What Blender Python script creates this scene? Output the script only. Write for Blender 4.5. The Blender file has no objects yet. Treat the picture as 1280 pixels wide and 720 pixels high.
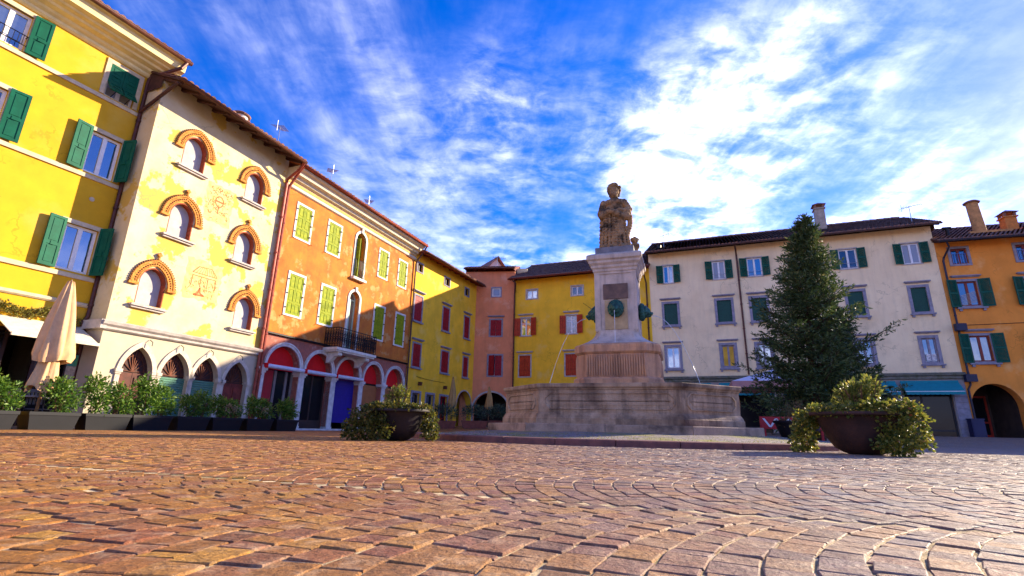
import bpy, bmesh, math, random
import numpy as np
from mathutils import Matrix, Vector, noise as mnoise

# ------------------------------------------------------------------ camera, sky, sun, exposure
SC = bpy.context.scene
COL = SC.collection
F_PX, PITCH, ROLL, CAM_H = 624.0, math.radians(15.77), math.radians(1.29), 0.24
_fw = np.array([0, math.cos(PITCH), math.sin(PITCH)])
_up = np.array([0, -math.sin(PITCH), math.cos(PITCH)])
_ri = np.array([1.0, 0, 0])
CR = math.cos(ROLL) * _ri + math.sin(ROLL) * _up
CU = -math.sin(ROLL) * _ri + math.cos(ROLL) * _up
cam = bpy.data.cameras.new('camera')
cam.sensor_width = 36.0
cam.lens = F_PX / 1280 * 36
cam.clip_start = 0.05
cam.clip_end = 3000
camo = bpy.data.objects.new('camera', cam)
COL.objects.link(camo)
M = Matrix.Identity(4)
for i in range(3):
    M[i][0] = CR[i]; M[i][1] = CU[i]; M[i][2] = -_fw[i]
M[2][3] = CAM_H
camo.matrix_world = M
SC.camera = camo

SUN_AZ, SUN_EL = math.radians(62), math.radians(20.5)
world = bpy.data.worlds.new('World')
SC.world = world
world.use_nodes = True


def build_world():
    nt = world.node_tree
    N, L = nt.nodes, nt.links
    N.clear()
    out = N.new('ShaderNodeOutputWorld')
    bg = N.new('ShaderNodeBackground')
    bg.inputs['Strength'].default_value = 0.15
    sky = N.new('ShaderNodeTexSky')
    sky.sky_type = 'NISHITA'
    sky.sun_disc = False
    sky.sun_elevation = SUN_EL
    sky.sun_rotation = SUN_AZ
    sky.air_density = 1.0
    sky.dust_density = 0.25
    sky.ozone_density = 3.0
    hsv = N.new('ShaderNodeHueSaturation')
    hsv.inputs['Saturation'].default_value = 1.45
    hsv.inputs['Value'].default_value = 1.0
    L.new(sky.outputs[0], hsv.inputs['Color'])
    tc = N.new('ShaderNodeTexCoord')
    sep = N.new('ShaderNodeSeparateXYZ')
    L.new(tc.outputs['Generated'], sep.inputs[0])

    def math_(op, a, b=None, clamp=False):
        m = N.new('ShaderNodeMath'); m.operation = op; m.use_clamp = clamp
        for k, x in enumerate((a, b)):
            if x is None:
                continue
            if isinstance(x, (int, float)):
                m.inputs[k].default_value = x
            else:
                L.new(x, m.inputs[k])
        return m.outputs[0]
    zc = math_('ADD', math_('MAXIMUM', sep.outputs['Z'], 0.0), 0.16)
    px = math_('DIVIDE', sep.outputs['X'], zc)
    py = math_('DIVIDE', sep.outputs['Y'], zc)
    comb = N.new('ShaderNodeCombineXYZ')
    L.new(px, comb.inputs[0]); L.new(py, comb.inputs[1])

    def noise(scale, detail, rough, rot=0.0, sx=1.0, sy=1.0, off=(0, 0, 0), dist=0.0):
        mp = N.new('ShaderNodeMapping')
        mp.inputs['Rotation'].default_value = (0, 0, rot)
        mp.inputs['Scale'].default_value = (sx, sy, 1)
        mp.inputs['Location'].default_value = off
        L.new(comb.outputs[0], mp.inputs['Vector'])
        n = N.new('ShaderNodeTexNoise')
        n.inputs['Scale'].default_value = scale
        n.inputs['Detail'].default_value = detail
        n.inputs['Roughness'].default_value = rough
        n.inputs['Distortion'].default_value = dist
        L.new(mp.outputs[0], n.inputs['Vector'])
        return n.outputs['Fac']

    def ramp(x, a, b):
        m = N.new('ShaderNodeMapRange')
        m.interpolation_type = 'SMOOTHSTEP'
        m.inputs['From Min'].default_value = a
        m.inputs['From Max'].default_value = b
        L.new(x, m.inputs['Value'])
        return m.outputs['Result']
    # wisps drawn out along the wind, which blows away from the camera; broken into small puffs
    streak = ramp(noise(CL['sc'], 8, 0.60, sx=1.0, sy=CL['sy'], off=CL['off1'], dist=0.35), CL['s0'], CL['s1'])
    big = ramp(noise(0.55, 3, 0.5, sy=0.7, off=CL['off2']), 0.38, 0.60)
    fine = ramp(noise(13.0, 5, 0.62, sx=0.7, sy=1.0, off=(3, 1, 0), dist=0.25), 0.32, 0.68)
    mid = ramp(noise(4.6, 7, 0.62, off=(7, 2, 0), dist=0.5), 0.34, 0.66)
    # cloud bank towards the low sun; more added all round to brighten shaded walls
    d = N.new('ShaderNodeVectorMath'); d.operation = 'DOT_PRODUCT'
    L.new(tc.outputs['Generated'], d.inputs[0])
    az, el = math.radians(CL['az']), math.radians(CL['el'])
    d.inputs[1].default_value = (math.sin(az) * math.cos(el), math.cos(az) * math.cos(el), math.sin(el))
    bank = math_('MAXIMUM', ramp(d.outputs['Value'], CL['b0'], CL['b1']), ramp(noise(0.42, 2, 0.5, off=CL['off3']), 0.45, 0.62))
    tex = math_('ADD', math_('MULTIPLY', fine, 0.5), math_('MULTIPLY', mid, 0.6))
    a = math_('MULTIPLY', streak, math_('ADD', math_('MULTIPLY', tex, 0.75), 0.15))
    a = math_('MULTIPLY', a, math_('ADD', math_('MULTIPLY', big, 0.85), 0.15))
    long_ = ramp(noise(1.9, 6, 0.6, sx=1.0, sy=0.22, off=CL['off4'], dist=0.3), 0.36, 0.62)
    b = math_('MULTIPLY', bank, math_('MULTIPLY', math_('ADD', math_('MULTIPLY', long_, 0.8), 0.2), math_('ADD', math_('MULTIPLY', tex, 0.85), math_('MULTIPLY', streak, 0.35))))
    cov = math_('ADD', math_('MULTIPLY', math_('POWER', a, 1.15), CL['wisp']), math_('MULTIPLY', math_('POWER', b, 1.9), CL['bankk']), clamp=True)
    cov = math_('MULTIPLY', cov, ramp(sep.outputs['Z'], -0.02, 0.10))
    mix = N.new('ShaderNodeMix'); mix.data_type = 'RGBA'
    L.new(cov, mix.inputs['Factor'])
    tint = N.new('ShaderNodeMix'); tint.data_type = 'RGBA'; tint.blend_type = 'MULTIPLY'
    tint.inputs['Factor'].default_value = 1.0
    L.new(hsv.outputs[0], tint.inputs['A'])
    tint.inputs['B'].default_value = CL['tint']
    L.new(tint.outputs['Result'], mix.inputs['A'])
    mix.inputs['B'].default_value = CL['cloud']
    L.new(mix.outputs['Result'], bg.inputs['Color'])
    L.new(bg.outputs[0], out.inputs[0])


CL = dict(sc=1.15, sy=0.36, off1=(2.2, 9.1, 0), off2=(0.6, 2.2, 0), s0=0.40, s1=0.69, az=29, el=24, b0=0.915, b1=1.0, off3=(5.0, 1.0, 0), off4=(3.7, 6.2, 0), wisp=0.15, bankk=0.34,
          tint=(0.215, 0.18, 0.345, 1), cloud=(13.0, 12.2, 11.4, 1))
build_world()

sun = bpy.data.lights.new('sun', 'SUN')
sun.energy = 2.0
sun.angle = math.radians(0.5)
sun.color = (1.0, 0.84, 0.60)
suno = bpy.data.objects.new('sun', sun)
COL.objects.link(suno)
sd = Vector((math.sin(SUN_AZ) * math.cos(SUN_EL), math.cos(SUN_AZ) * math.cos(SUN_EL), math.sin(SUN_EL)))
suno.rotation_euler = sd.to_track_quat('Z', 'Y').to_euler()
suno.location = sd * 60
SC.view_settings.view_transform = 'Standard'
SC.view_settings.look = 'None'
SC.view_settings.exposure = 2.75
SC.view_settings.gamma = 1.0
SC.render.engine = 'CYCLES'
SC.cycles.max_bounces = 6

rnd = random.Random(7)
PI = math.pi


# ------------------------------------------------------------------ materials
def lin(hexs):
    h = hexs.lstrip('#')
    o = []
    for i in (0, 2, 4):
        v = int(h[i:i + 2], 16) / 255
        o.append(v / 12.92 if v <= 0.04045 else ((v + 0.055) / 1.055) ** 2.4)
    return tuple(o)


MATS = {}


def scale_c(c, k):
    return tuple(min(1, x * k) for x in c[:3])


def mat(name, col, rough=0.8, var=0.15, scale=3.0, bump=0.0, bscale=40.0, col2=None, streak=0.0, metal=0.0,
        spec=0.4, detail=5.0, streak_col=None, fine=0.0, patch=None, slo=0.47, shi=0.72, crack=0.0):
    if name in MATS:
        return MATS[name]
    m = bpy.data.materials.new(name)
    m.use_nodes = True
    nt = m.node_tree
    N, L = nt.nodes, nt.links
    bs = N['Principled BSDF']
    bs.inputs['Roughness'].default_value = rough
    bs.inputs['Metallic'].default_value = metal
    bs.inputs['Specular IOR Level'].default_value = spec
    tc = N.new('ShaderNodeTexCoord')

    def noise(sc, det=5.0, r=0.6, sxyz=(1, 1, 1), loc=(0, 0, 0)):
        mp = N.new('ShaderNodeMapping')
        mp.inputs['Scale'].default_value = sxyz
        mp.inputs['Location'].default_value = loc
        L.new(tc.outputs['Object'], mp.inputs['Vector'])
        n = N.new('ShaderNodeTexNoise')
        n.inputs['Scale'].default_value = sc
        n.inputs['Detail'].default_value = det
        n.inputs['Roughness'].default_value = r
        L.new(mp.outputs[0], n.inputs['Vector'])
        return n.outputs['Fac']

    def rng(x, a, b, lo=0.0, hi=1.0):
        q = N.new('ShaderNodeMapRange')
        q.inputs['From Min'].default_value = a
        q.inputs['From Max'].default_value = b
        q.inputs['To Min'].default_value = lo
        q.inputs['To Max'].default_value = hi
        L.new(x, q.inputs['Value'])
        return q.outputs['Result']

    def mixc(fac, a, b):
        x = N.new('ShaderNodeMix'); x.data_type = 'RGBA'
        L.new(fac, x.inputs['Factor'])
        for s, v in (('A', a), ('B', b)):
            if isinstance(v, tuple):
                x.inputs[s].default_value = (*v[:3], 1)
            else:
                L.new(v, x.inputs[s])
        return x.outputs['Result']
    c2 = col2 if col2 else scale_c(col, 1 - var * 1.4)
    cur = mixc(rng(noise(scale, detail), 0.36, 0.66), scale_c(col, 1 + var * 0.5), c2)
    if patch:
        pc, ps, lo, hi = patch
        cur = mixc(rng(noise(ps, 6, 0.62, loc=(4, 2, 9)), lo, hi), cur, pc)
    if fine:
        cur = mixc(rng(noise(scale * 14, 3), 0.35, 0.75, 0, fine), cur, scale_c(col, 0.45))
    if streak:
        sc_ = streak_col if streak_col else scale_c(col, 0.4)
        cur = mixc(rng(noise(1.0, 5, 0.65, (4.5, 4.5, 0.5)), slo, shi, 0, streak), cur, sc_)
    if crack:
        mp = N.new('ShaderNodeMapping'); L.new(tc.outputs['Object'], mp.inputs['Vector'])
        nz = N.new('ShaderNodeTexNoise'); nz.inputs['Scale'].default_value = 2.2; nz.inputs['Detail'].default_value = 6
        L.new(tc.outputs['Object'], nz.inputs['Vector'])
        ad = N.new('ShaderNodeVectorMath'); ad.operation = 'MULTIPLY_ADD'
        L.new(nz.outputs['Color'], ad.inputs[0]); ad.inputs[1].default_value = (1.1, 1.1, 1.1); L.new(tc.outputs['Object'], ad.inputs[2])
        vo = N.new('ShaderNodeTexVoronoi'); vo.feature = 'DISTANCE_TO_EDGE'; vo.inputs['Scale'].default_value = 0.55
        L.new(ad.outputs[0], vo.inputs['Vector'])
        ln_ = rng(vo.outputs['Distance'], 0.004, 0.016, 1.0, 0.0)
        mk = N.new('ShaderNodeMath'); mk.operation = 'MULTIPLY'
        L.new(ln_, mk.inputs[0]); L.new(rng(noise(0.8, 3, loc=(8, 8, 1)), 0.5, 0.62, 0, crack), mk.inputs[1])
        cur = mixc(mk.outputs[0], cur, scale_c(col, 0.35))
    L.new(cur, bs.inputs['Base Color'])
    if bump:
        b = N.new('ShaderNodeBump')
        b.inputs['Strength'].default_value = bump
        b.inputs['Distance'].default_value = 0.02
        L.new(noise(bscale, 5, 0.65), b.inputs['Height'])
        L.new(b.outputs[0], bs.inputs['Normal'])
    MATS[name] = m
    return m


def leafmat(name, stops, trans=0.45, rough=0.45):
    """foliage: colour picked leaf by leaf from the 'rnd' attribute"""
    if name in MATS:
        return MATS[name]
    m = bpy.data.materials.new(name)
    m.use_nodes = True
    N, L = m.node_tree.nodes, m.node_tree.links
    bs = N['Principled BSDF']
    bs.inputs['Roughness'].default_value = rough
    bs.inputs['Specular IOR Level'].default_value = 0.35
    at = N.new('ShaderNodeAttribute'); at.attribute_name = 'rnd'
    cr = N.new('ShaderNodeValToRGB')
    while len(cr.color_ramp.elements) < len(stops):
        cr.color_ramp.elements.new(0.5)
    for e, (p, c) in zip(cr.color_ramp.elements, stops):
        e.position = p; e.color = (*c, 1)
    L.new(at.outputs['Fac'], cr.inputs[0])
    L.new(cr.outputs[0], bs.inputs['Base Color'])
    tr = N.new('ShaderNodeBsdfTranslucent')
    L.new(cr.outputs[0], tr.inputs['Color'])
    mx = N.new('ShaderNodeMixShader'); mx.inputs[0].default_value = trans
    L.new(bs.outputs[0], mx.inputs[1]); L.new(tr.outputs[0], mx.inputs[2])
    L.new(mx.outputs[0], N['Material Output'].inputs[0])
    MATS[name] = m
    return m


def glassmat(name, col=(0.02, 0.025, 0.03), rough=0.04, ior=2.1):
    if name in MATS:
        return MATS[name]
    m = bpy.data.materials.new(name)
    m.use_nodes = True
    N, L = m.node_tree.nodes, m.node_tree.links
    bs = N['Principled BSDF']
    bs.inputs['Base Color'].default_value = (*col, 1)
    bs.inputs['Roughness'].default_value = rough
    bs.inputs['Specular IOR Level'].default_value = 0.5 if ior < 1.5 else 1.0
    bs.inputs['IOR'].default_value = ior
    tc = N.new('ShaderNodeTexCoord')
    n = N.new('ShaderNodeTexNoise'); n.inputs['Scale'].default_value = 1.7
    L.new(tc.outputs['Object'], n.inputs['Vector'])
    b = N.new('ShaderNodeBump'); b.inputs['Strength'].default_value = 0.05; b.inputs['Distance'].default_value = 0.05
    L.new(n.outputs['Fac'], b.inputs['Height']); L.new(b.outputs[0], bs.inputs['Normal'])
    MATS[name] = m
    return m


# ------------------------------------------------------------------ mesh helpers
class MB:
    def __init__(s):
        s.v = []; s.f = []; s.r = []

    def add(s, vs, fs):
        o = len(s.v)
        s.v += [tuple(map(float, q)) for q in vs]
        s.f += [tuple(i + o for i in f) for f in fs]
        return s

    def box(s, x0, x1, y0, y1, z0, z1):
        if x0 > x1: x0, x1 = x1, x0
        if y0 > y1: y0, y1 = y1, y0
        if z0 > z1: z0, z1 = z1, z0
        return s.add([(x0, y0, z0), (x1, y0, z0), (x1, y1, z0), (x0, y1, z0), (x0, y0, z1), (x1, y0, z1), (x1, y1, z1), (x0, y1, z1)],
                     [(0, 3, 2, 1), (4, 5, 6, 7), (0, 1, 5, 4), (1, 2, 6, 5), (2, 3, 7, 6), (3, 0, 4, 7)])

    def prism(s, pts, y0, y1):
        n = len(pts)
        vs = [(x, y0, z) for x, z in pts] + [(x, y1, z) for x, z in pts]
        fs = [tuple(range(n)), tuple(range(2 * n - 1, n - 1, -1))]
        fs += [(i, n + i, n + (i + 1) % n, (i + 1) % n) for i in range(n)]
        return s.add(vs, fs)

    def zprism(s, pts, z0, z1):
        n = len(pts)
        vs = [(x, y, z0) for x, y in pts] + [(x, y, z1) for x, y in pts]
        fs = [tuple(range(n - 1, -1, -1)), tuple(range(n, 2 * n))]
        fs += [(i, (i + 1) % n, n + (i + 1) % n, n + i) for i in range(n)]
        return s.add(vs, fs)

    def band(s, outer, inner, y0, y1):
        n = len(outer)
        vs = [(x, y0, z) for x, z in outer] + [(x, y0, z) for x, z in inner] + [(x, y1, z) for x, z in outer] + [(x, y1, z) for x, z in inner]
        fs = []
        for i in range(n - 1):
            fs += [(i, i + 1, n + i + 1, n + i), (i, 2 * n + i, 2 * n + i + 1, i + 1), (n + i, n + i + 1, 3 * n + i + 1, 3 * n + i),
                   (2 * n + i, 3 * n + i, 3 * n + i + 1, 2 * n + i + 1)]
        fs += [(0, n, 3 * n, 2 * n), (n - 1, 3 * n - 1, 4 * n - 1, 2 * n - 1)]
        return s.add(vs, fs)

    def tube(s, pts, r, n=8, cap=True):
        pts = [Vector(p) for p in pts]
        rs = r if isinstance(r, (list, tuple)) else [r] * len(pts)
        base = len(s.v)
        ref = None
        for i, p in enumerate(pts):
            a = pts[max(i - 1, 0)]; b = pts[min(i + 1, len(pts) - 1)]
            t = (b - a)
            if t.length < 1e-9:
                t = Vector((0, 0, 1))
            t.normalize()
            if ref is None:
                ref = t.orthogonal().normalized()
            else:
                ref = (ref - t * ref.dot(t))
                ref = ref.normalized() if ref.length > 1e-6 else t.orthogonal().normalized()
            q = t.cross(ref)
            for k in range(n):
                an = 2 * PI * k / n
                w = p + (ref * math.cos(an) + q * math.sin(an)) * rs[i]
                s.v.append(tuple(w))
        for i in range(len(pts) - 1):
            for k in range(n):
                k2 = (k + 1) % n
                s.f.append((base + i * n + k, base + i * n + k2, base + (i + 1) * n + k2, base + (i + 1) * n + k))
        if cap:
            s.f.append(tuple(base + k for k in range(n))[::-1])
            s.f.append(tuple(base + (len(pts) - 1) * n + k for k in range(n)))
        return s

    def lathe(s, prof, n=24, cx=0, cy=0, close=False):
        base = len(s.v)
        for r, z in prof:
            for k in range(n):
                a = 2 * PI * k / n
                s.v.append((cx + r * math.cos(a), cy + r * math.sin(a), z))
        for i in range(len(prof) - 1):
            for k in range(n):
                k2 = (k + 1) % n
                s.f.append((base + i * n + k, base + i * n + k2, base + (i + 1) * n + k2, base + (i + 1) * n + k))
        return s

    def ell(s, c, r, n=12, m=8, rot=None):
        vs = []
        for i in range(m + 1):
            th = PI * i / m
            for k in range(n):
                ph = 2 * PI * k / n
                v = Vector((r[0] * math.sin(th) * math.cos(ph), r[1] * math.sin(th) * math.sin(ph), r[2] * math.cos(th)))
                if rot:
                    v = rot @ v
                vs.append((c[0] + v[0], c[1] + v[1], c[2] + v[2]))
        fs = [(i * n + k, i * n + (k + 1) % n, (i + 1) * n + (k + 1) % n, (i + 1) * n + k) for i in range(m) for k in range(n)]
        return s.add(vs, fs)

    def build(s, name, material, parent=None, smooth=False, loc=None):
        me = bpy.data.meshes.new(name)
        me.from_pydata(s.v, [], s.f)
        if s.r:
            a = me.attributes.new('rnd', 'FLOAT', 'POINT')
            a.data.foreach_set('value', np.array(s.r, dtype=np.float32))
        if smooth:
            me.polygons.foreach_set('use_smooth', [True] * len(me.polygons))
        me.materials.append(material)
        o = bpy.data.objects.new(name, me)
        COL.objects.link(o)
        if parent:
            o.parent = parent
        if loc:
            o.location = loc
        return o


def smooth_angle(o, deg=35):
    me = o.data
    me.polygons.foreach_set('use_smooth', [True] * len(me.polygons))
    bm = bmesh.new(); bm.from_mesh(me)
    for e in bm.edges:
        if len(e.link_faces) == 2 and e.calc_face_angle(0) > math.radians(deg):
            e.smooth = False
    bm.to_mesh(me); bm.free()


def tag(o, label=None, cat=None, group=None, kind=None):
    if label: o['label'] = label
    if cat: o['category'] = cat
    if group: o['group'] = group
    if kind: o['kind'] = kind
    return o


def empty(name, loc=(0, 0, 0), rz=0.0, label=None, cat=None, group=None):
    o = bpy.data.objects.new(name, None)
    o.empty_display_size = 0.2
    COL.objects.link(o)
    o.location = loc
    o.rotation_euler = (0, 0, rz)
    return tag(o, label, cat, group)


def inst(src, name, parent=None, loc=(0, 0, 0), rz=0.0, scale=(1, 1, 1)):
    o = bpy.data.objects.new(name, src)
    COL.objects.link(o)
    o.parent = parent
    o.location = loc
    o.rotation_euler = (0, 0, rz)
    o.scale = scale
    return o


def leaves(mb, P, D, size, aspect=0.5, fold=0.25, sz_var=0.35, R=None, seed=1):
    """append rhombic folded leaves: P points (n,3), D leaf directions (n,3)"""
    g = np.random.default_rng(seed)
    n = len(P)
    D = D / np.maximum(np.linalg.norm(D, axis=1, keepdims=True), 1e-6)
    rv = g.normal(size=(n, 3))
    S = np.cross(D, rv); S /= np.maximum(np.linalg.norm(S, axis=1, keepdims=True), 1e-6)
    Nn = np.cross(D, S)
    l = (size * (1 + sz_var * g.uniform(-1, 1, n)))[:, None]
    w = l * aspect * 0.5
    a = P
    b = P + D * l * 0.5 + S * w + Nn * w * fold
    c = P + D * l
    d = P + D * l * 0.5 - S * w + Nn * w * fold
    V = np.stack([a, b, c, d], 1).reshape(-1, 3)
    o = len(mb.v)
    mb.v += [tuple(x) for x in V.tolist()]
    mb.f += [(o + 4 * i, o + 4 * i + 1, o + 4 * i + 2, o + 4 * i + 3) for i in range(n)]
    if R is None:
        R = g.uniform(0, 1, n)
    while len(mb.r) < o:
        mb.r.append(0.5)
    mb.r += np.repeat(R, 4).tolist()


# ------------------------------------------------------------------ colours
STONE = mat('stone_trim', lin('#b8ada3'), 0.85, 0.2, 5, 0.25, 60)
STONE_W = mat('stone_pale', lin('#d5cfc6'), 0.8, 0.15, 5, 0.2, 60, streak=0.25)
STONE_V = mat('stone_violet_grey', lin('#8f8a93'), 0.85, 0.18, 5, 0.25, 60)
WOOD_D = mat('dark_eave_wood', lin('#4a2a22'), 0.8, 0.3, 6)
WOOD_R = mat('red_brown_eave_wood', lin('#7a3020'), 0.8, 0.3, 6)
COPPER = mat('brown_gutter', lin('#5a3326'), 0.45, 0.3, 8, metal=0.3)
COPPER_R = mat('red_gutter', lin('#9a4632'), 0.5, 0.3, 8, metal=0.2)
TILE = mat('roof_tile', lin('#8a5a48'), 0.9, 0.4, 2.5, 0.4, 30, col2=lin('#5c4640'), patch=(lin('#b08a70'), 4.0, 0.55, 0.75))
TILE_D = mat('roof_tile_grey', lin('#8d6552'), 0.9, 0.4, 2.5, 0.4, 30, col2=lin('#6a4c40'), patch=(lin('#b28a70'), 4.0, 0.55, 0.75))
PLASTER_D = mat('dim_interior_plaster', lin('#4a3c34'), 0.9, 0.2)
GLASS = glassmat('window_glass')
GLASS_B = glassmat('shop_glass', (0.01, 0.01, 0.012), 0.10, 1.32)
GLASS_C = glassmat('window_glass_net_curtain', (0.30, 0.29, 0.27), 0.12, 1.5)
GLASS_K = glassmat('window_glass_dark_room', (0.03, 0.03, 0.035), 0.05, 1.6)
WHITE = mat('white_paint', lin('#e6e4e0'), 0.5, 0.08, 8)
IRON = mat('black_iron', lin('#1c1a1c'), 0.5, 0.2, 8, metal=0.6)


# ------------------------------------------------------------------ ground height
R_O = np.array([9.31, 32.394]); R_N = np.array([-math.cos(math.radians(111.8)) * -1, 0])
_aR = math.radians(111.8)
R_T = np.array([math.sin(_aR), math.cos(_aR)])
R_IN = np.array([-R_T[1], R_T[0]])
COB_R = 12.5


def rise(x, y):
    d = R_O @ R_IN - (np.asarray(x) * R_IN[0] + np.asarray(y) * R_IN[1])
    t = np.clip((13.5 - d) / 13.5, 0, 1)
    return 0.36 * t * t * (3 - 2 * t)


def gz(x, y):
    return float(rise(x, y))


FC = np.array([3.0, 13.62]); F_ROT = math.radians(-19.0); KERB_R = 5.42


# ------------------------------------------------------------------ ground and cobbles
def stone_pav_mat(name, cells=False):
    m = bpy.data.materials.new(name)
    m.use_nodes = True
    N, L = m.node_tree.nodes, m.node_tree.links
    bs = N['Principled BSDF']
    bs.inputs['Specular IOR Level'].default_value = 0.28
    geo = N.new('ShaderNodeNewGeometry')

    def noise(sc, det=5, r=0.6):
        n = N.new('ShaderNodeTexNoise')
        n.inputs['Scale'].default_value = sc; n.inputs['Detail'].default_value = det; n.inputs['Roughness'].default_value = r
        L.new(geo.outputs['Position'], n.inputs['Vector'])
        return n.outputs['Fac']

    def rng(x, a, b, lo=0.0, hi=1.0):
        q = N.new('ShaderNodeMapRange')
        q.inputs['From Min'].default_value = a; q.inputs['From Max'].default_value = b
        q.inputs['To Min'].default_value = lo; q.inputs['To Max'].default_value = hi
        L.new(x, q.inputs['Value'])
        return q.outputs['Result']

    def mixc(fac, a, b):
        x = N.new('ShaderNodeMix'); x.data_type = 'RGBA'
        if isinstance(fac, float): x.inputs['Factor'].default_value = fac
        else: L.new(fac, x.inputs['Factor'])
        for s, v in (('A', a), ('B', b)):
            if isinstance(v, tuple): x.inputs[s].default_value = (*v[:3], 1)
            else: L.new(v, x.inputs[s])
        return x.outputs['Result']
    if cells:
        vo = N.new('ShaderNodeTexVoronoi'); vo.inputs['Scale'].default_value = 9.0
        L.new(geo.outputs['Position'], vo.inputs['Vector'])
        sp = N.new('ShaderNodeSeparateColor'); L.new(vo.outputs['Color'], sp.inputs[0])
        fac = sp.outputs[0]
    else:
        at = N.new('ShaderNodeAttribute'); at.attribute_name = 'rnd'
        fac = at.outputs['Fac']

    def pal(cols):
        cr = N.new('ShaderNodeValToRGB')
        while len(cr.color_ramp.elements) < len(cols): cr.color_ramp.elements.new(0.5)
        for e, (p, c) in zip(cr.color_ramp.elements, cols): e.position = p; e.color = (*lin(c), 1)
        L.new(fac, cr.inputs[0])
        return cr.outputs[0]
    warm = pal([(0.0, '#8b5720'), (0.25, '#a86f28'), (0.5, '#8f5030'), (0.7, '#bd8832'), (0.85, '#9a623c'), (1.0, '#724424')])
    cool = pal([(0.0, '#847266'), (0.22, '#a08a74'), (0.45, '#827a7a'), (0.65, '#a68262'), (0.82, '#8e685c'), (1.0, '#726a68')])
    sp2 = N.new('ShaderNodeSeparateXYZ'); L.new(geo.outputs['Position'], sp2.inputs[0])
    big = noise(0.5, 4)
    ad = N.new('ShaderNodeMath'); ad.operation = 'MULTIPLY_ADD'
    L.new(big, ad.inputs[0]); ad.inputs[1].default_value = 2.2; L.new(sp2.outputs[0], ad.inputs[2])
    zone = rng(ad.outputs[0], 0.3, 2.5)      # warm glow on the left painted into the sett colours, greyer rightwards
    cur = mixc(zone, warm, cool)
    cur = mixc(rng(noise(55, 6, 0.8), 0.40, 0.68, 0, 0.75), cur, lin('#3d2f26'))
    cur = mixc(rng(noise(13, 6, 0.7), 0.50, 0.72, 0, 0.5), cur, lin('#d0b08a'))
    cur = mixc(rng(noise(1.3, 4, 0.6), 0.5, 0.75, 0, 0.3), cur, lin('#5f4a3a'))
    L.new(cur, bs.inputs['Base Color'])
    L.new(rng(noise(22, 4), 0.3, 0.7, 0.5, 0.8), bs.inputs['Roughness'])
    b = N.new('ShaderNodeBump'); b.inputs['Strength'].default_value = 1.0; b.inputs['Distance'].default_value = 0.008
    L.new(noise(85, 6, 0.68), b.inputs['Height'])
    b2 = N.new('ShaderNodeBump'); b2.inputs['Strength'].default_value = 0.8; b2.inputs['Distance'].default_value = 0.012
    if cells:
        L.new(vo.outputs['Distance'], b2.inputs['Height']); b2.invert = True
    else:
        L.new(noise(24, 3, 0.5), b2.inputs['Height'])
    L.new(b.outputs[0], b2.inputs['Normal'])
    L.new(b2.outputs[0], bs.inputs['Normal'])
    MATS[name] = m
    return m


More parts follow.
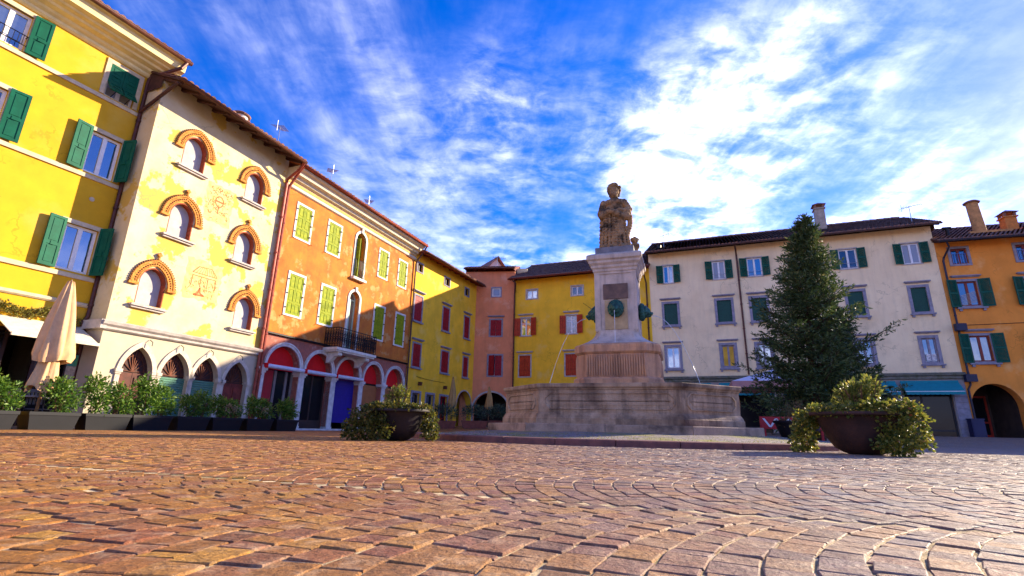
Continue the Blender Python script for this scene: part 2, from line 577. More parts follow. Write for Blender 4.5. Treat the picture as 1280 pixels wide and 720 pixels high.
def build_ground():
    def warp(n, lim, p):
        t = np.linspace(-1, 1, n)
        return np.sign(t) * np.abs(t) ** p * lim
    xs = warp(161, 400, 2.6)
    ys = np.concatenate([warp(161, 400, 2.6) + 10])
    X, Y = np.meshgrid(xs, ys)
    r = np.hypot(X, Y)
    Z = rise(X, Y) - 0.022 * np.clip((COB_R + 0.3 - r) / 0.6, 0, 1)
    V = np.stack([X, Y, Z], -1).reshape(-1, 3)
    n = len(xs)
    fs = [(j * n + i, j * n + i + 1, (j + 1) * n + i + 1, (j + 1) * n + i) for j in range(len(ys) - 1) for i in range(n - 1)]
    mb = MB(); mb.v = V.tolist(); mb.f = fs
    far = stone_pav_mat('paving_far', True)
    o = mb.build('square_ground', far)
    tag(o, kind='structure')
    # sandy jointing bed under the setts
    bed = MB()
    th = np.linspace(0, 2 * PI, 64, endpoint=False)
    bed.add([(COB_R * math.cos(a), COB_R * math.sin(a), -0.0042) for a in th], [tuple(range(64))])
    bedo = bed.build('joint_sand', mat('joint_sand', lin('#d6bf92'), 0.95, 0.35, 9, 0.8, 120, col2=lin('#85704e'), patch=(lin('#6d6a34'), 1.2, 0.56, 0.72)), o)
    # setts in segmental arcs
    g = np.random.default_rng(3)
    W, s = 1.75, 0.092
    ang = math.radians(-20.0)
    e = np.array([math.cos(ang), math.sin(ang)]); nn = np.array([-math.sin(ang), math.cos(ang)])
    half = math.radians(41)
    Rr = W / 2 / math.sin(half)
    nst = 21
    V0 = 1.83 - 4 * W
    quads = []
    th = np.linspace(-half, half, nst + 1)
    for k in range(0, 12):
        vc = V0 + (k + 0.5) * W
        js = np.arange(-int(14 / s), int(14 / s))
        koff = g.uniform(0, s)
        for j in js:
            t = th + g.uniform(-0.35, 0.35) * (th[1] - th[0])
            t = np.clip(t + g.normal(0, 0.012, nst + 1), -half, half)
            t[0], t[-1] = -half, half
            v = Rr * np.sin(t); b = -Rr * (np.cos(t) - math.cos(half))
            bp = np.tan(t)
            u0 = j * s + koff + b
            # point on next course along the arc normal
            v1 = np.clip(v - s * bp / (1 + bp * bp), -W / 2, W / 2)
            t1 = np.arcsin(np.clip(v1 / Rr, -1, 1)); u1 = (j + 1) * s + koff - Rr * (np.cos(t1) - math.cos(half))
            A = np.stack([u0, vc + v], 1); B = np.stack([u1, vc + v1], 1)
            quads.append(np.stack([A[:-1], B[:-1], B[1:], A[1:]], 1))
    Q = np.concatenate(quads)                       # n,4,2 in (u,v)
    Q = Q[..., :1] * e + Q[..., 1:] * nn            # world xy
    c = Q.mean(1)
    d01 = np.linalg.norm(Q[:, 0] - Q[:, 1], axis=1); d12 = np.linalg.norm(Q[:, 1] - Q[:, 2], axis=1)
    dist = np.hypot(c[:, 0], c[:, 1])
    ok = (dist < COB_R) & (c[:, 1] > -0.4) & (np.abs(c[:, 0]) < 1.12 * np.maximum(c[:, 1], 0) + 1.5)
    ok &= np.hypot(c[:, 0] - FC[0], c[:, 1] - FC[1]) > KERB_R + 0.02
    ok &= (d01 > 0.035) & (d12 > 0.03)
    Q, c = Q[ok], c[ok]
    n = len(Q)
    gap = 0.0022
    cc = c[:, None, :]
    rel = Q - cc
    ln = np.linalg.norm(rel, axis=2, keepdims=True)
    Q0 = cc + rel * (1 - 1.5 * gap / ln) + g.normal(0, 0.0028, Q.shape)
    rel = Q0 - cc
    zt = g.normal(0.0, 0.0011, (n, 1)) + g.normal(0, 0.0009, (n, 4))
    ln = np.linalg.norm(rel, axis=2, keepdims=True)

    def ring(inset, dz):
        return np.concatenate([cc + rel * (1 - inset / ln), (zt + dz)[..., None]], 2)
    rings = [ring(-0.001, -0.040), ring(0.0, -0.0055), ring(0.0016, -0.0016), ring(0.0048, 0.0)]
    V = np.concatenate(rings, 1)                    # n,16,3
    V[:, 8:12, :2] += g.normal(0, 0.0008, (n, 4, 2))
    fl = []
    for r in range(3):
        for k in range(4):
            fl.append((r * 4 + k, r * 4 + (k + 1) % 4, (r + 1) * 4 + (k + 1) % 4, (r + 1) * 4 + k))
    fl.append((12, 13, 14, 15))
    R = g.uniform(0, 1, n)
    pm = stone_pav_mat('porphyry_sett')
    # the 300 that show largest are objects of their own
    v3 = np.concatenate([c, np.zeros((n, 1))], 1) - np.array([0, 0, CAM_H])
    zz = v3 @ _fw; pxx = 640 + F_PX * (v3 @ CR) / zz; pyy = 360 - F_PX * (v3 @ CU) / zz
    infr = (zz > 0.1) & (pxx > -10) & (pxx < 1290) & (pyy < 735)
    order = np.argsort(np.where(infr, dist[ok], 1e9))
    big = order[:300]
    rest = np.setdiff1d(np.arange(n), big)
    fa = np.array(fl)
    me = bpy.data.meshes.new('paving_setts')
    me.from_pydata(V[rest].reshape(-1, 3).tolist(), [], (fa[None] + 16 * np.arange(len(rest))[:, None, None]).reshape(-1, 4).tolist())
    a = me.attributes.new('rnd', 'FLOAT', 'POINT'); a.data.foreach_set('value', np.repeat(R[rest], 16).astype(np.float32))
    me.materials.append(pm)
    so = bpy.data.objects.new('paving_setts', me); COL.objects.link(so); so.parent = o
    tag(so, kind='stuff')
    for i in big:
        cx, cy = c[i]
        vv = V[i] - np.array([cx, cy, 0])
        me = bpy.data.meshes.new('sett')
        me.from_pydata(vv.tolist(), [], fl)
        a = me.attributes.new('rnd', 'FLOAT', 'POINT'); a.data.foreach_set('value', np.full(16, R[i], np.float32))
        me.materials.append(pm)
        q = bpy.data.objects.new('sett', me); COL.objects.link(q); q.parent = o; q.location = (cx, cy, 0)
    return o


GROUND = build_ground()

# ------------------------------------------------------------------ building kit (local frame: x along the facade, -y towards the square)
def house(name, xy, az, label):
    return empty(name, (xy[0], xy[1], 0), math.radians(90 - az), label, 'house')


def arch_pts(u0, u1, zs, za, kind='round', n=9):
    c, a, hh = (u0 + u1) / 2, (u1 - u0) / 2, za - zs
    if kind == 'round' or hh <= a * 1.001:
        return [(c - a * math.cos(PI * i / (2 * n)), zs + hh * math.sin(PI * i / (2 * n))) for i in range(2 * n + 1)]
    R = (a * a + hh * hh) / (2 * a)
    th = math.asin(min(1, hh / R))
    L = [(u0 + R - R * math.cos(th * i / n), zs + R * math.sin(th * i / n)) for i in range(n + 1)]
    return L + [(2 * c - x, z) for x, z in L[-2::-1]]


def op(u0, u1, z0, z1, arch=None, zs=None, depth=0.18):
    return dict(u0=u0, u1=u1, z0=z0, z1=z1, arch=arch, zs=zs, depth=depth)


def wall(h, u0, u1, z0, z1, ops, material, depth=8.0, name='wall'):
    """facade with real openings and reveals, plus side, back walls and a lid"""
    mb = MB()
    us = sorted(set([u0, u1] + [o['u0'] for o in ops] + [o['u1'] for o in ops]))
    zs = sorted(set([z0, z1] + [o['z0'] for o in ops] + [o['z1'] for o in ops]))
    us = [u for u in us if u0 <= u <= u1]; zs = [z for z in zs if z0 <= z <= z1]
    for i in range(len(us) - 1):
        for j in range(len(zs) - 1):
            cu, cz = (us[i] + us[i + 1]) / 2, (zs[j] + zs[j + 1]) / 2
            if any(o['u0'] < cu < o['u1'] and o['z0'] < cz < o['z1'] for o in ops):
                continue
            mb.add([(us[i], 0, zs[j]), (us[i + 1], 0, zs[j]), (us[i + 1], 0, zs[j + 1]), (us[i], 0, zs[j + 1])], [(0, 1, 2, 3)])
    for o in ops:
        a, b, c, d, dp = o['u0'], o['u1'], o['z0'], o['z1'], o['depth']
        if o['arch']:
            A = arch_pts(a, b, o['zs'], d, o['arch'])
            m = len(A) // 2
            for i in range(m):
                mb.add([(a, 0, d), (A[i][0], 0, A[i][1]), (A[i + 1][0], 0, A[i + 1][1])], [(0, 1, 2)])
                k = len(A) - 1 - i
                mb.add([(b, 0, d), (A[k][0], 0, A[k][1]), (A[k - 1][0], 0, A[k - 1][1])], [(0, 1, 2)])
            out = [(a, c)] + A + [(b, c)]
        else:
            out = [(a, c), (a, d), (b, d), (b, c)]
        for i in range(len(out)):
            p, q = out[i], out[(i + 1) % len(out)]
            if abs(p[0] - q[0]) + abs(p[1] - q[1]) < 1e-6:
                continue
            mb.add([(p[0], 0, p[1]), (q[0], 0, q[1]), (q[0], dp, q[1]), (p[0], dp, p[1])], [(0, 1, 2, 3)])
    e = 0.004
    mb.add([(u0, e, z0), (u0, depth, z0), (u0, depth, z1), (u0, e, z1)], [(0, 1, 2, 3)])
    mb.add([(u1, e, z0), (u1, depth, z0), (u1, depth, z1), (u1, e, z1)], [(0, 1, 2, 3)])
    mb.add([(u0, depth, z0), (u1, depth, z0), (u1, depth, z1), (u0, depth, z1)], [(0, 1, 2, 3)])
    return mb.build(name, material, h)


def niche(h, o, depth, material, name='recess'):
    """dim room behind an opening"""
    a, b, c, d = o['u0'], o['u1'], o['z0'], o['z1']
    y0, y1 = o['depth'], o['depth'] + depth
    m = 0.3
    mb = MB()
    A = [(a - m, y0, c), (b + m, y0, c), (b + m, y0, d + m), (a - m, y0, d + m)]
    B = [(a - m, y1, c), (b + m, y1, c), (b + m, y1, d + m), (a - m, y1, d + m)]
    mb.add(A + B, [(4, 5, 6, 7), (0, 1, 5, 4), (1, 2, 6, 5), (2, 3, 7, 6), (3, 0, 4, 7)])
    return mb.build(name, material, h)


_SH = {}


def shutter_mesh(w, h, style, material):
    key = (round(w, 2), round(h, 2), style, material.name)
    if key in _SH:
        return _SH[key]
    mb = MB()
    st = min(0.075, w * 0.17)
    if style == 'plank':
        n = max(2, int(round(w / 0.13)))
        for i in range(n):
            mb.box(i * w / n + 0.004, (i + 1) * w / n - 0.004, -0.018, 0.018, 0, h)
        for z in (0.16, 0.5, 0.84):
            mb.box(0.01, w - 0.01, -0.036, -0.018, h * z - 0.04, h * z + 0.04)
    else:
        mb.box(0, st, -0.022, 0.022, 0, h); mb.box(w - st, w, -0.022, 0.022, 0, h)
        rows = {'panel2': (0.0, 0.44, 1.0), 'panel3': (0.0, 0.30, 0.64, 1.0), 'louver': (0.0, 0.5, 1.0)}[style]
        zs = [r * h for r in rows]
        for i, z in enumerate(zs):
            a = max(0, z - st * 0.6); b = min(h, z + st * 0.6)
            if i == 0: b = st
            if i == len(zs) - 1: a = h - st
            mb.box(st, w - st, -0.021, 0.021, a, b)
        for i in range(len(zs) - 1):
            a = zs[i] + st * (1 if i == 0 else 0.6); b = zs[i + 1] - st * (1 if i == len(zs) - 2 else 0.6)
            if style == 'louver':
                n = max(3, int((b - a) / 0.062))
                p = (b - a) / n
                for k in range(n):
                    z = a + p * k
                    mb.add([(st, -0.018, z), (w - st, -0.018, z), (w - st, 0.014, z + p * 0.95), (st, 0.014, z + p * 0.95),
                            (st, -0.010, z), (w - st, -0.010, z), (w - st, 0.020, z + p * 0.95), (st, 0.020, z + p * 0.95)],
                           [(0, 1, 2, 3), (7, 6, 5, 4), (0, 4, 5, 1), (3, 2, 6, 7)])
            else:
                mb.box(st, w - st, -0.006, 0.006, a, b)
                q = st * 0.55
                if w - 2 * st - 2 * q > 0.03 and b - a > 4 * q:
                    mb.box(st + q, w - st - q, -0.017, 0.017, a + q, b - q)
        if style == 'panel2':
            mb.box(w / 2 - 0.05, w / 2 + 0.05, -0.034, 0.0, h * 0.44 - 0.05, h * 0.44 + 0.05)
    me = bpy.data.meshes.new('shutter')
    me.from_pydata(mb.v, [], mb.f)
    me.materials.append(material)
    _SH[key] = me
    return me


def shutter(h, hx, z0, z1, w, sgn, ang, style, material, y=-0.03):
    o = inst(shutter_mesh(w, z1 - z0, style, material), 'shutter', h, (hx, y, z0), math.radians(-ang if sgn > 0 else ang), (sgn, 1, 1))
    return o


def surround(h, u0, u1, z0, z1, w, material, proud=0.035, sill=0.0, hood=False, ears=False, arch=None, zs=None, bottom=True):
    """stone frame round an opening; returns the window part"""
    mb = MB()
    y0, y1 = -proud, 0.05
    if arch:
        A = arch_pts(u0, u1, zs, z1, arch)
        B = arch_pts(u0 - w, u1 + w, zs, z1 + w, arch)
        mb.band(B, A, y0, y1)
        mb.box(u0 - w, u0 + 0.0, y0, y1, z0, zs); mb.box(u1, u1 + w, y0, y1, z0, zs)
        if bottom: mb.box(u0 - w, u1 + w, y0 - 0.003, y1, z0 - w, z0)
    else:
        mb.box(u0 - w, u0, y0, y1, z0, z1); mb.box(u1, u1 + w, y0, y1, z0, z1)
        mb.box(u0 - w, u1 + w, y0 - 0.003, y1, z1, z1 + w)
        if bottom: mb.box(u0 - w, u1 + w, y0 - 0.003, y1, z0 - w * 0.8, z0)
    o = mb.build('window', material, h)
    if sill:
        s = MB()
        s.box(u0 - w - sill, u1 + w + sill, y0 - 0.10, y1, z0 - w * 0.8 - 0.06, z0 - w * 0.8 + 0.02)
        if ears:
            for x in (u0 - w * 0.6, u1 + w * 0.6):
                s.box(x - 0.06, x + 0.06, y0 - 0.06, y1, z0 - w * 0.8 - 0.18, z0 - w * 0.8 - 0.061)
        s.build('sill', material, o)
    if hood:
        s = MB()
        zt = z1 + w + 0.10
        s.box(u0 - w - 0.04, u1 + w + 0.04, y0 - 0.05, y1, zt, zt + 0.05)
        s.box(u0 - w - 0.10, u1 + w + 0.10, y0 - 0.12, y1, zt + 0.05, zt + 0.11)
        s.build('hood', material, o)
    return o


def sash(win, u0, u1, z0, z1, y=0.10, material=None, fw=0.06, n=2, bar=None, glass=None, curtain=None, tilt=0.0):
    material = material or WHITE
    vary = glass is None
    glass = glass or GLASS
    mb = MB()
    mb.box(u0, u1, y - 0.03, y + 0.03, z0, z0 + fw); mb.box(u0, u1, y - 0.03, y + 0.03, z1 - fw, z1)
    mb.box(u0, u0 + fw, y - 0.029, y + 0.029, z0 + fw, z1 - fw); mb.box(u1 - fw, u1, y - 0.029, y + 0.029, z0 + fw, z1 - fw)
    step = (u1 - u0) / n
    for i in range(1, n):
        x = u0 + i * step
        mb.box(x - fw * 0.75, x + fw * 0.75, y - 0.034, y + 0.029, z0 + fw, z1 - fw)
    if bar:
        zz = z0 + (z1 - z0) * bar
        mb.box(u0 + fw, u1 - fw, y - 0.02, y + 0.02, zz - fw * 0.4, zz + fw * 0.4)
    mb.build('sash', material, win)
    for i in range(n):
        a = u0 + i * step + fw * 0.4; b = u0 + (i + 1) * step - fw * 0.4
        k = tilt * (1 if i % 2 else -1)
        mb = MB()
        mb.add([(a, y + 0.006 + k, z0 + fw * 0.5), (b, y + 0.006 - k, z0 + fw * 0.5), (b, y + 0.006 - k, z1 - fw * 0.5), (a, y + 0.006 + k, z1 - fw * 0.5),
                (a, y + 0.012 + k, z0 + fw * 0.5), (b, y + 0.012 - k, z0 + fw * 0.5), (b, y + 0.012 - k, z1 - fw * 0.5), (a, y + 0.012 + k, z1 - fw * 0.5)],
               [(0, 1, 2, 3), (7, 6, 5, 4)])
        if vary and i == 0:
            glass = rnd.choice([GLASS, GLASS, GLASS_C, GLASS_K])
        mb.build('pane', glass, win)


def profile_run(h, u0, u1, prof, material, name, ends=True):
    """sweep an (out, z) profile along the facade; out>0 = towards the square"""
    mb = MB()
    P = [(0.0, prof[0][1])] + list(prof) + [(0.0, prof[-1][1])]
    n = len(P)
    vs = [(u0, -w, z) for w, z in P] + [(u1, -w, z) for w, z in P]
    fs = [(i, i + 1, n + i + 1, n + i) for i in range(n - 1)]
    if ends:
        fs += [tuple(range(n - 1, -1, -1)), tuple(range(n, 2 * n))]
    return mb.add(vs, fs).build(name, material, h)


def downpipe(h, pts, material, r=0.05):
    mb = MB()
    mb.tube(pts, r, 8)
    for i in range(len(pts) - 1):
        p, q = Vector(pts[i]), Vector(pts[i + 1])
        if abs(p.z - q.z) > 1.5:
            for k in range(1, int(abs(p.z - q.z) / 1.6) + 1):
                c = p.lerp(q, k * 1.6 / (abs(p.z - q.z) + 0.2))
                mb.tube([c - Vector((0, 0, 0.03)), c + Vector((0, 0, 0.03))], r * 1.35, 8)
    o = mb.build('downpipe', material, h, smooth=True)
    smooth_angle(o, 40)
    return o


def roof(h, u0, u1, ze, over, pitch=24, depth=5.0, rows=None, tile=None, rafters=0.0, raft_mat=None, board=None, gutter=None, gut_r=0.07, soffit=True):
    """sloping roof: slab, clay tiles, rafters under the eave, gutter.  ze = height of the eave's lower edge"""
    tile = tile or TILE
    tp = math.tan(math.radians(pitch)); L = depth + over
    zr = ze + L * tp
    mb = MB()
    th = 0.07
    mb.add([(u0, -over, ze), (u1, -over, ze), (u1, depth, zr), (u0, depth, zr), (u0, -over, ze + th), (u1, -over, ze + th), (u1, depth, zr + th), (u0, depth, zr + th)],
           [(3, 2, 1, 0), (4, 5, 6, 7), (0, 1, 5, 4), (1, 2, 6, 5), (3, 0, 4, 7)])
    mb.add([(u0, depth, zr), (u1, depth, zr), (u1, 2 * depth, zr - depth * tp), (u0, 2 * depth, zr - depth * tp),
            (u0, depth, zr + th), (u1, depth, zr + th), (u1, 2 * depth, zr + th - depth * tp), (u0, 2 * depth, zr + th - depth * tp)], [(3, 2, 1, 0), (4, 5, 6, 7), (1, 2, 6, 5), (3, 0, 4, 7)])
    # gable ends
    for u in (u0 + 0.05, u1 - 0.05):
        mb.add([(u, 0, ze + 0.0), (u, 0, ze + over * tp), (u, depth, zr), (u, 2 * depth, zr - depth * tp), (u, 2 * depth, ze)], [(0, 1, 2, 3, 4)])
    ro = mb.build('roof', board or WOOD_D, h)
    # tiles: rows of half-round clay covers
    r0 = 0.095; sp = 0.205; tl = 0.40
    ln = L / math.cos(math.radians(pitch))
    nr = rows or int(ln / (tl * 0.86))
    t = MB()
    ca, sa = math.cos(math.radians(pitch)), math.sin(math.radians(pitch))
    nc = int((u1 - u0) / sp)
    for i in range(nc):
        uc = u0 + (i + 0.5) * (u1 - u0) / nc
        for j in range(nr):
            s0 = j * tl * 0.86 - 0.05 - (rnd.uniform(0, 0.03) if j == 0 else 0)
            dz = rnd.uniform(-0.008, 0.008); du = rnd.uniform(-0.008, 0.008)
            ring = []
            for s_, rr, lift in ((s0, r0, 0.035), (s0 + tl, r0 * 0.82, 0.005)):
                for k in range(6):
                    a = PI * k / 5
                    hgt = rr * math.sin(a) * 0.85 + lift + dz
                    ring.append((uc + du - rr * math.cos(a), -over + s_ * ca - hgt * sa, ze + th + s_ * sa + hgt * ca))
            fs = [(k, k + 1, 6 + k + 1, 6 + k) for k in range(5)]
            if j == 0: fs.append((5, 4, 3, 2, 1, 0))
            t.add(ring, fs)
    # ridge cap
    if rows is None:
        for i in range(int((u1 - u0) / 0.4)):
            uc = u0 + i * 0.4
            ring = []
            for du, rr in ((0, 0.14), (0.44, 0.115)):
                for k in range(6):
                    a = PI * k / 5
                    ring.append((uc + du, depth - rr * math.cos(a), zr + th + rr * math.sin(a)))
            t.add(ring, [(k, k + 1, 7 + k, 6 + k) for k in range(5)] + [(5, 4, 3, 2, 1, 0)])
    to = t.build('roof_tiles', tile, ro)
    tag(to, kind='stuff')
    if rafters:
        rm = raft_mat or WOOD_D
        n = int((u1 - u0) / rafters)
        me = None
        for i in range(n + 1):
            x = u0 + 0.12 + i * ((u1 - u0) - 0.24) / n
            if me is None:
                b = MB()
                d = 0.13
                b.add([(-0.05, -over + 0.06, ze - 0.005 + 0.06 * tp), (0.05, -over + 0.06, ze - 0.005 + 0.06 * tp), (0.05, 0.1, ze - 0.005 + (over + 0.1) * tp), (-0.05, 0.1, ze - 0.005 + (over + 0.1) * tp),
                       (-0.05, -over + 0.10, ze - 0.06 + 0.06 * tp), (0.05, -over + 0.10, ze - 0.06 + 0.06 * tp), (0.05, 0.1, ze - d + (over + 0.1) * tp), (-0.05, 0.1, ze - d + (over + 0.1) * tp)],
                      [(0, 1, 2, 3), (7, 6, 5, 4), (0, 4, 5, 1), (1, 5, 6, 2), (3, 2, 6, 7), (0, 3, 7, 4)])
                q = b.build('rafter', rm, ro); me = q.data; q.location = (x, 0, 0)
            else:
                inst(me, 'rafter', ro, (x, 0, 0))
    if gutter:
        g = MB()
        pts = []
        for u in (u0 - 0.02, u1 + 0.02):
            for k in range(7):
                a = PI + PI * k / 6
                pts.append((u, -over - gut_r * 0.9 + gut_r * math.cos(a), ze + 0.05 + gut_r * math.sin(a)))
        g.add(pts, [(k, k + 1, 8 + k, 7 + k) for k in range(6)] + [(6, 5, 4, 3, 2, 1, 0), (7, 8, 9, 10, 11, 12, 13)])
        g.tube([(u0, -over - gut_r * 1.9, ze + 0.055), (u1, -over - gut_r * 1.9, ze + 0.055)], 0.014, 5)
        g.build('gutter', gutter, ro, smooth=True)
    return ro


def chimney(ro, x, y, z0, z1, w, material, kind='square', lean=0.0):
    mb = MB()
    if kind == 'round':
        mb.tube([(x, y, z0), (x + lean, y, z1)], [w / 2, w / 2 * 0.94], 16)
        o = mb.build('chimney', material, ro, smooth=True); smooth_angle(o, 40)
        c = MB(); c.tube([(x + lean, y, z1), (x + lean, y, z1 + 0.05), (x + lean, y, z1 + 0.14)], [w * 0.62, w * 0.66, w * 0.45], 16)
        c.build('chimney_cap', TILE_D, o)
    else:
        mb.box(x - w / 2, x + w / 2, y - w / 2, y + w / 2, z0, z1)
        mb.box(x - w * 0.62, x + w * 0.62, y - w * 0.62, y + w * 0.62, z1, z1 + 0.08)
        o = mb.build('chimney', material, ro)
        c = MB()
        for sx in (-1, 1):
            for sy in (-1, 1):
                c.box(x + sx * w * 0.42 - 0.06, x + sx * w * 0.42 + 0.06, y + sy * w * 0.42 - 0.06, y + sy * w * 0.42 + 0.06, z1 + 0.08, z1 + 0.3)
        a = w * 0.72
        c.add([(x - a, y - a, z1 + 0.3), (x + a, y - a, z1 + 0.3), (x + a, y + a, z1 + 0.3), (x - a, y + a, z1 + 0.3), (x, y, z1 + 0.55)],
              [(3, 2, 1, 0), (0, 1, 4), (1, 2, 4), (2, 3, 4), (3, 0, 4)])
        c.build('chimney_cap', TILE, o)
    return o


def antenna(h, x, y, z0, z1, ang, boom=0.9, n=8, tilt=0.0):
    mb = MB()
    mb.tube([(x, y, z0), (x, y, z1)], 0.018, 6)
    ca, sa = math.cos(ang), math.sin(ang)
    a = (x - ca * boom * 0.35, y - sa * boom * 0.35, z1 - 0.05 - tilt * 0.35); b = (x + ca * boom * 0.65, y + sa * boom * 0.65, z1 - 0.05 + tilt * 0.65)
    mb.tube([a, b], 0.014, 5)
    for i in range(n):
        t = i / (n - 1)
        p = [a[k] + (b[k] - a[k]) * t for k in range(3)]
        l = 0.28 - 0.12 * t
        mb.tube([(p[0] + sa * l, p[1] - ca * l, p[2]), (p[0] - sa * l, p[1] + ca * l, p[2])], 0.009, 4)
    mb.tube([(a[0] + sa * 0.02, a[1], a[2] - 0.25), (a[0], a[1], a[2] + 0.25)], 0.012, 4)
    return mb.build('antenna', mat('aluminium', lin('#8d8f96'), 0.4, 0.1, 8, metal=0.8), h)


# ------------------------------------------------------------------ tall yellow house with green shutters (left edge)
def build_yellow_tall():
    h = house('yellow_house', (-12.515, 14.502), 25.0, 'bright yellow house with dark green panelled shutters, pale cornice and cafe awning')
    wm = mat('yellow_stucco_bright', lin('#d6a416'), 0.9, 0.09, 1.2, 0.12, 90, crack=0.4, patch=(lin('#d0a83e'), 0.7, 0.55, 0.75), streak=0.16, streak_col=lin('#c9a020'), fine=0.06)
    gm = mat('green_paint', lin('#05583e'), 0.65, 0.15, 5, spec=0.2)
    gd = mat('trim_warm_grey', lin('#c9b896'), 0.85, 0.15, 5, 0.2, 60)
    cols = [(-6.85, -5.75), (-4.03, -2.95), (-1.22, -0.14)]
    rows = [(10.05, 11.36), (7.40, 8.93), (4.33, 5.88)]
    w = 0.13
    ops = []
    for a, b in cols:
        for z0, z1 in rows:
            ops.append(op(a + w, b - w, z0 + 0.04, z1 - w))
    shop = op(-2.55, -0.12, 0, 2.55, depth=0.25)
    shop2 = op(-6.5, -4.2, 0, 2.55, depth=0.25)
    wall(h, -9.5, 0.06, -0.4, 12.2, ops + [shop, shop2], wm)
    for sp in (shop, shop2):
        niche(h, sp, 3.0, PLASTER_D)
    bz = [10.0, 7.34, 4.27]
    for z in bz:
        profile_run(h, -9.5, 0.02, [(0.05, z - 0.09), (0.05, z + 0.03), (0.035, z + 0.04)], gd, 'string_course')
    profile_run(h, -9.5, 0.02, [(0.03, 3.40), (0.07, 3.44), (0.07, 3.50), (0.03, 3.53)], gd, 'string_course')
    for ci, (a, b) in enumerate(cols):
        for ri, (z0, z1) in enumerate(rows):
            k = ops[ci * 3 + ri]
            o = surround(h, k['u0'], k['u1'], k['z0'], k['z1'], w, gd, bottom=False)
            sash(o, k['u0'], k['u1'], k['z0'], k['z1'], 0.12, WHITE, 0.075)
            hw = (k['u1'] - k['u0']) / 2
            if ci == 2 and ri == 0:
                # closed shutters with their lower flaps propped out
                zm = k['z0'] + 0.50
                for s in (-1, 1):
                    hx = k['u0'] if s > 0 else k['u1']
                    shutter(h, hx, zm, k['z1'], hw - 0.005, s, 0, 'panel2', gm, -0.01)
                    f = inst(shutter_mesh(hw - 0.05, 0.46, 'panel2', gm), 'shutter', h, (hx + s * 0.03, -0.03, zm - 0.02), 0, (s, 1, -1))
                    f.rotation_euler = (math.radians(-38), 0, 0)
                    b2 = MB(); x = hx + s * hw / 2
                    b2.tube([(x, 0.02, k['z0'] + 0.03), (x, -0.26, k['z0'] + 0.15)], 0.014, 5); b2.build('prop_bar', IRON, h)
            else:
                shutter(h, k['u0'] - 0.02, z0 + 0.02, z1 - 0.04, hw + 0.02, -1, 9 if ci == 2 else 8, 'panel2', gm, -0.06)
                shutter(h, k['u1'] + 0.02, z0 + 0.02, z1 - 0.04, hw + 0.02, 1, 72 if ci == 2 else 8, 'panel2', gm, -0.06)
            if ri == 0 and ci == 1:
                r = MB()
                for zz in (0.12, 0.42):
                    r.tube([(k['u0'], -0.12, k['z0'] + zz), (k['u1'], -0.12, k['z0'] + zz)], 0.014, 5)
                for i in range(9):
                    x = k['u0'] + (k['u1'] - k['u0']) * i / 8
                    r.tube([(x, -0.12, k['z0'] + 0.12), (x, -0.12, k['z0'] + 0.42)], 0.009, 4)
                for x in (k['u0'] + 0.02, k['u1'] - 0.02):
                    r.tube([(x, -0.12, k['z0'] + 0.42), (x, 0.02, k['z0'] + 0.42)], 0.012, 4)
                r.build('railing', IRON, o)
    pale = mat('cornice_pale_yellow', lin('#e3d294'), 0.85, 0.1, 4, 0.1, 60)
    profile_run(h, -9.5, 0.62, [(0.04, 11.42), (0.10, 11.47), (0.10, 11.55), (0.20, 11.60), (0.24, 11.66), (0.42, 11.70), (0.46, 11.76), (0.60, 11.79), (0.64, 11.84), (0.80, 11.88), (0.84, 12.14), (0.92, 12.18)], pale, 'cornice')
    roof(h, -9.5, 0.66, 12.18, 0.92, 22, 5.0, 4, TILE_D, 0, board=WOOD_D, gutter=COPPER, gut_r=0.085)
    downpipe(h, [(0.52, -0.98, 12.16), (0.42, -0.95, 11.9), (0.0, -0.12, 11.45), (-0.04, -0.10, 11.3), (-0.04, -0.10, 3.15), (-0.14, -0.11, 2.95), (-0.02, -0.11, 2.6), (-0.02, -0.11, 0.1)], COPPER, 0.06)
    # cafe awning
    cm = mat('awning_cream', lin('#d8ccb0'), 0.8, 0.1, 6)
    aw = MB()
    a0, a1 = -2.02, -0.12
    aw.add([(a0, -0.03, 2.82), (a1, -0.03, 2.82), (a1, -1.20, 2.27), (a0, -1.20, 2.27), (a0, -0.03, 2.80), (a1, -0.03, 2.80), (a1, -1.20, 2.25), (a0, -1.20, 2.25)],
           [(0, 1, 2, 3), (7, 6, 5, 4), (0, 4, 5, 1), (0, 3, 7, 4), (1, 5, 6, 2)])
    aw.box(a0, a1, -1.26, -1.20, 2.20, 2.28)
    ao = aw.build('awning', cm, h)
    ar = MB()
    for x in (a0 + 0.12, a1 - 0.12):
        ar.tube([(x, 0.0, 2.3), (x + 0.15, -0.62, 2.36), (x, -1.18, 2.23)], 0.018, 5)
    ar.build('awning_arm', IRON, ao)
    # shopfront in the opening
    d = MB()
    for x in (-2.55, -1.65, -0.95, -0.20):
        d.box(x, x + 0.08, 0.10, 0.18, 0, 2.55)
    d.box(-2.55, -0.12, 0.11, 0.17, 2.45, 2.55); d.box(-2.55, -1.65, 0.11, 0.17, 0.0, 0.35)
    do = d.build('shop_door', mat('shop_frame_brown', lin('#3a2019'), 0.6, 0.2), h)
    g = MB(); g.box(-2.47, -1.65, 0.13, 0.14, 0.35, 2.45); g.build('pane', GLASS_B, do)
    g = MB(); g.box(-0.87, -0.20, 0.13, 0.14, 0.1, 2.45); g.build('pane', GLASS_B, do)
    # menu board beside the door
    b = MB(); b.box(-0.30, 0.0, -0.16, -0.12, 0.75, 2.05)
    bo = b.build('menu_board', mat('board_frame', lin('#2c1d18'), 0.6), h)
    b = MB(); b.box(-0.27, -0.03, -0.165, -0.158, 0.80, 1.68); b.build('menu_sheet', mat('menu_beige', lin('#b9a489'), 0.7, 0.3, 18), bo)
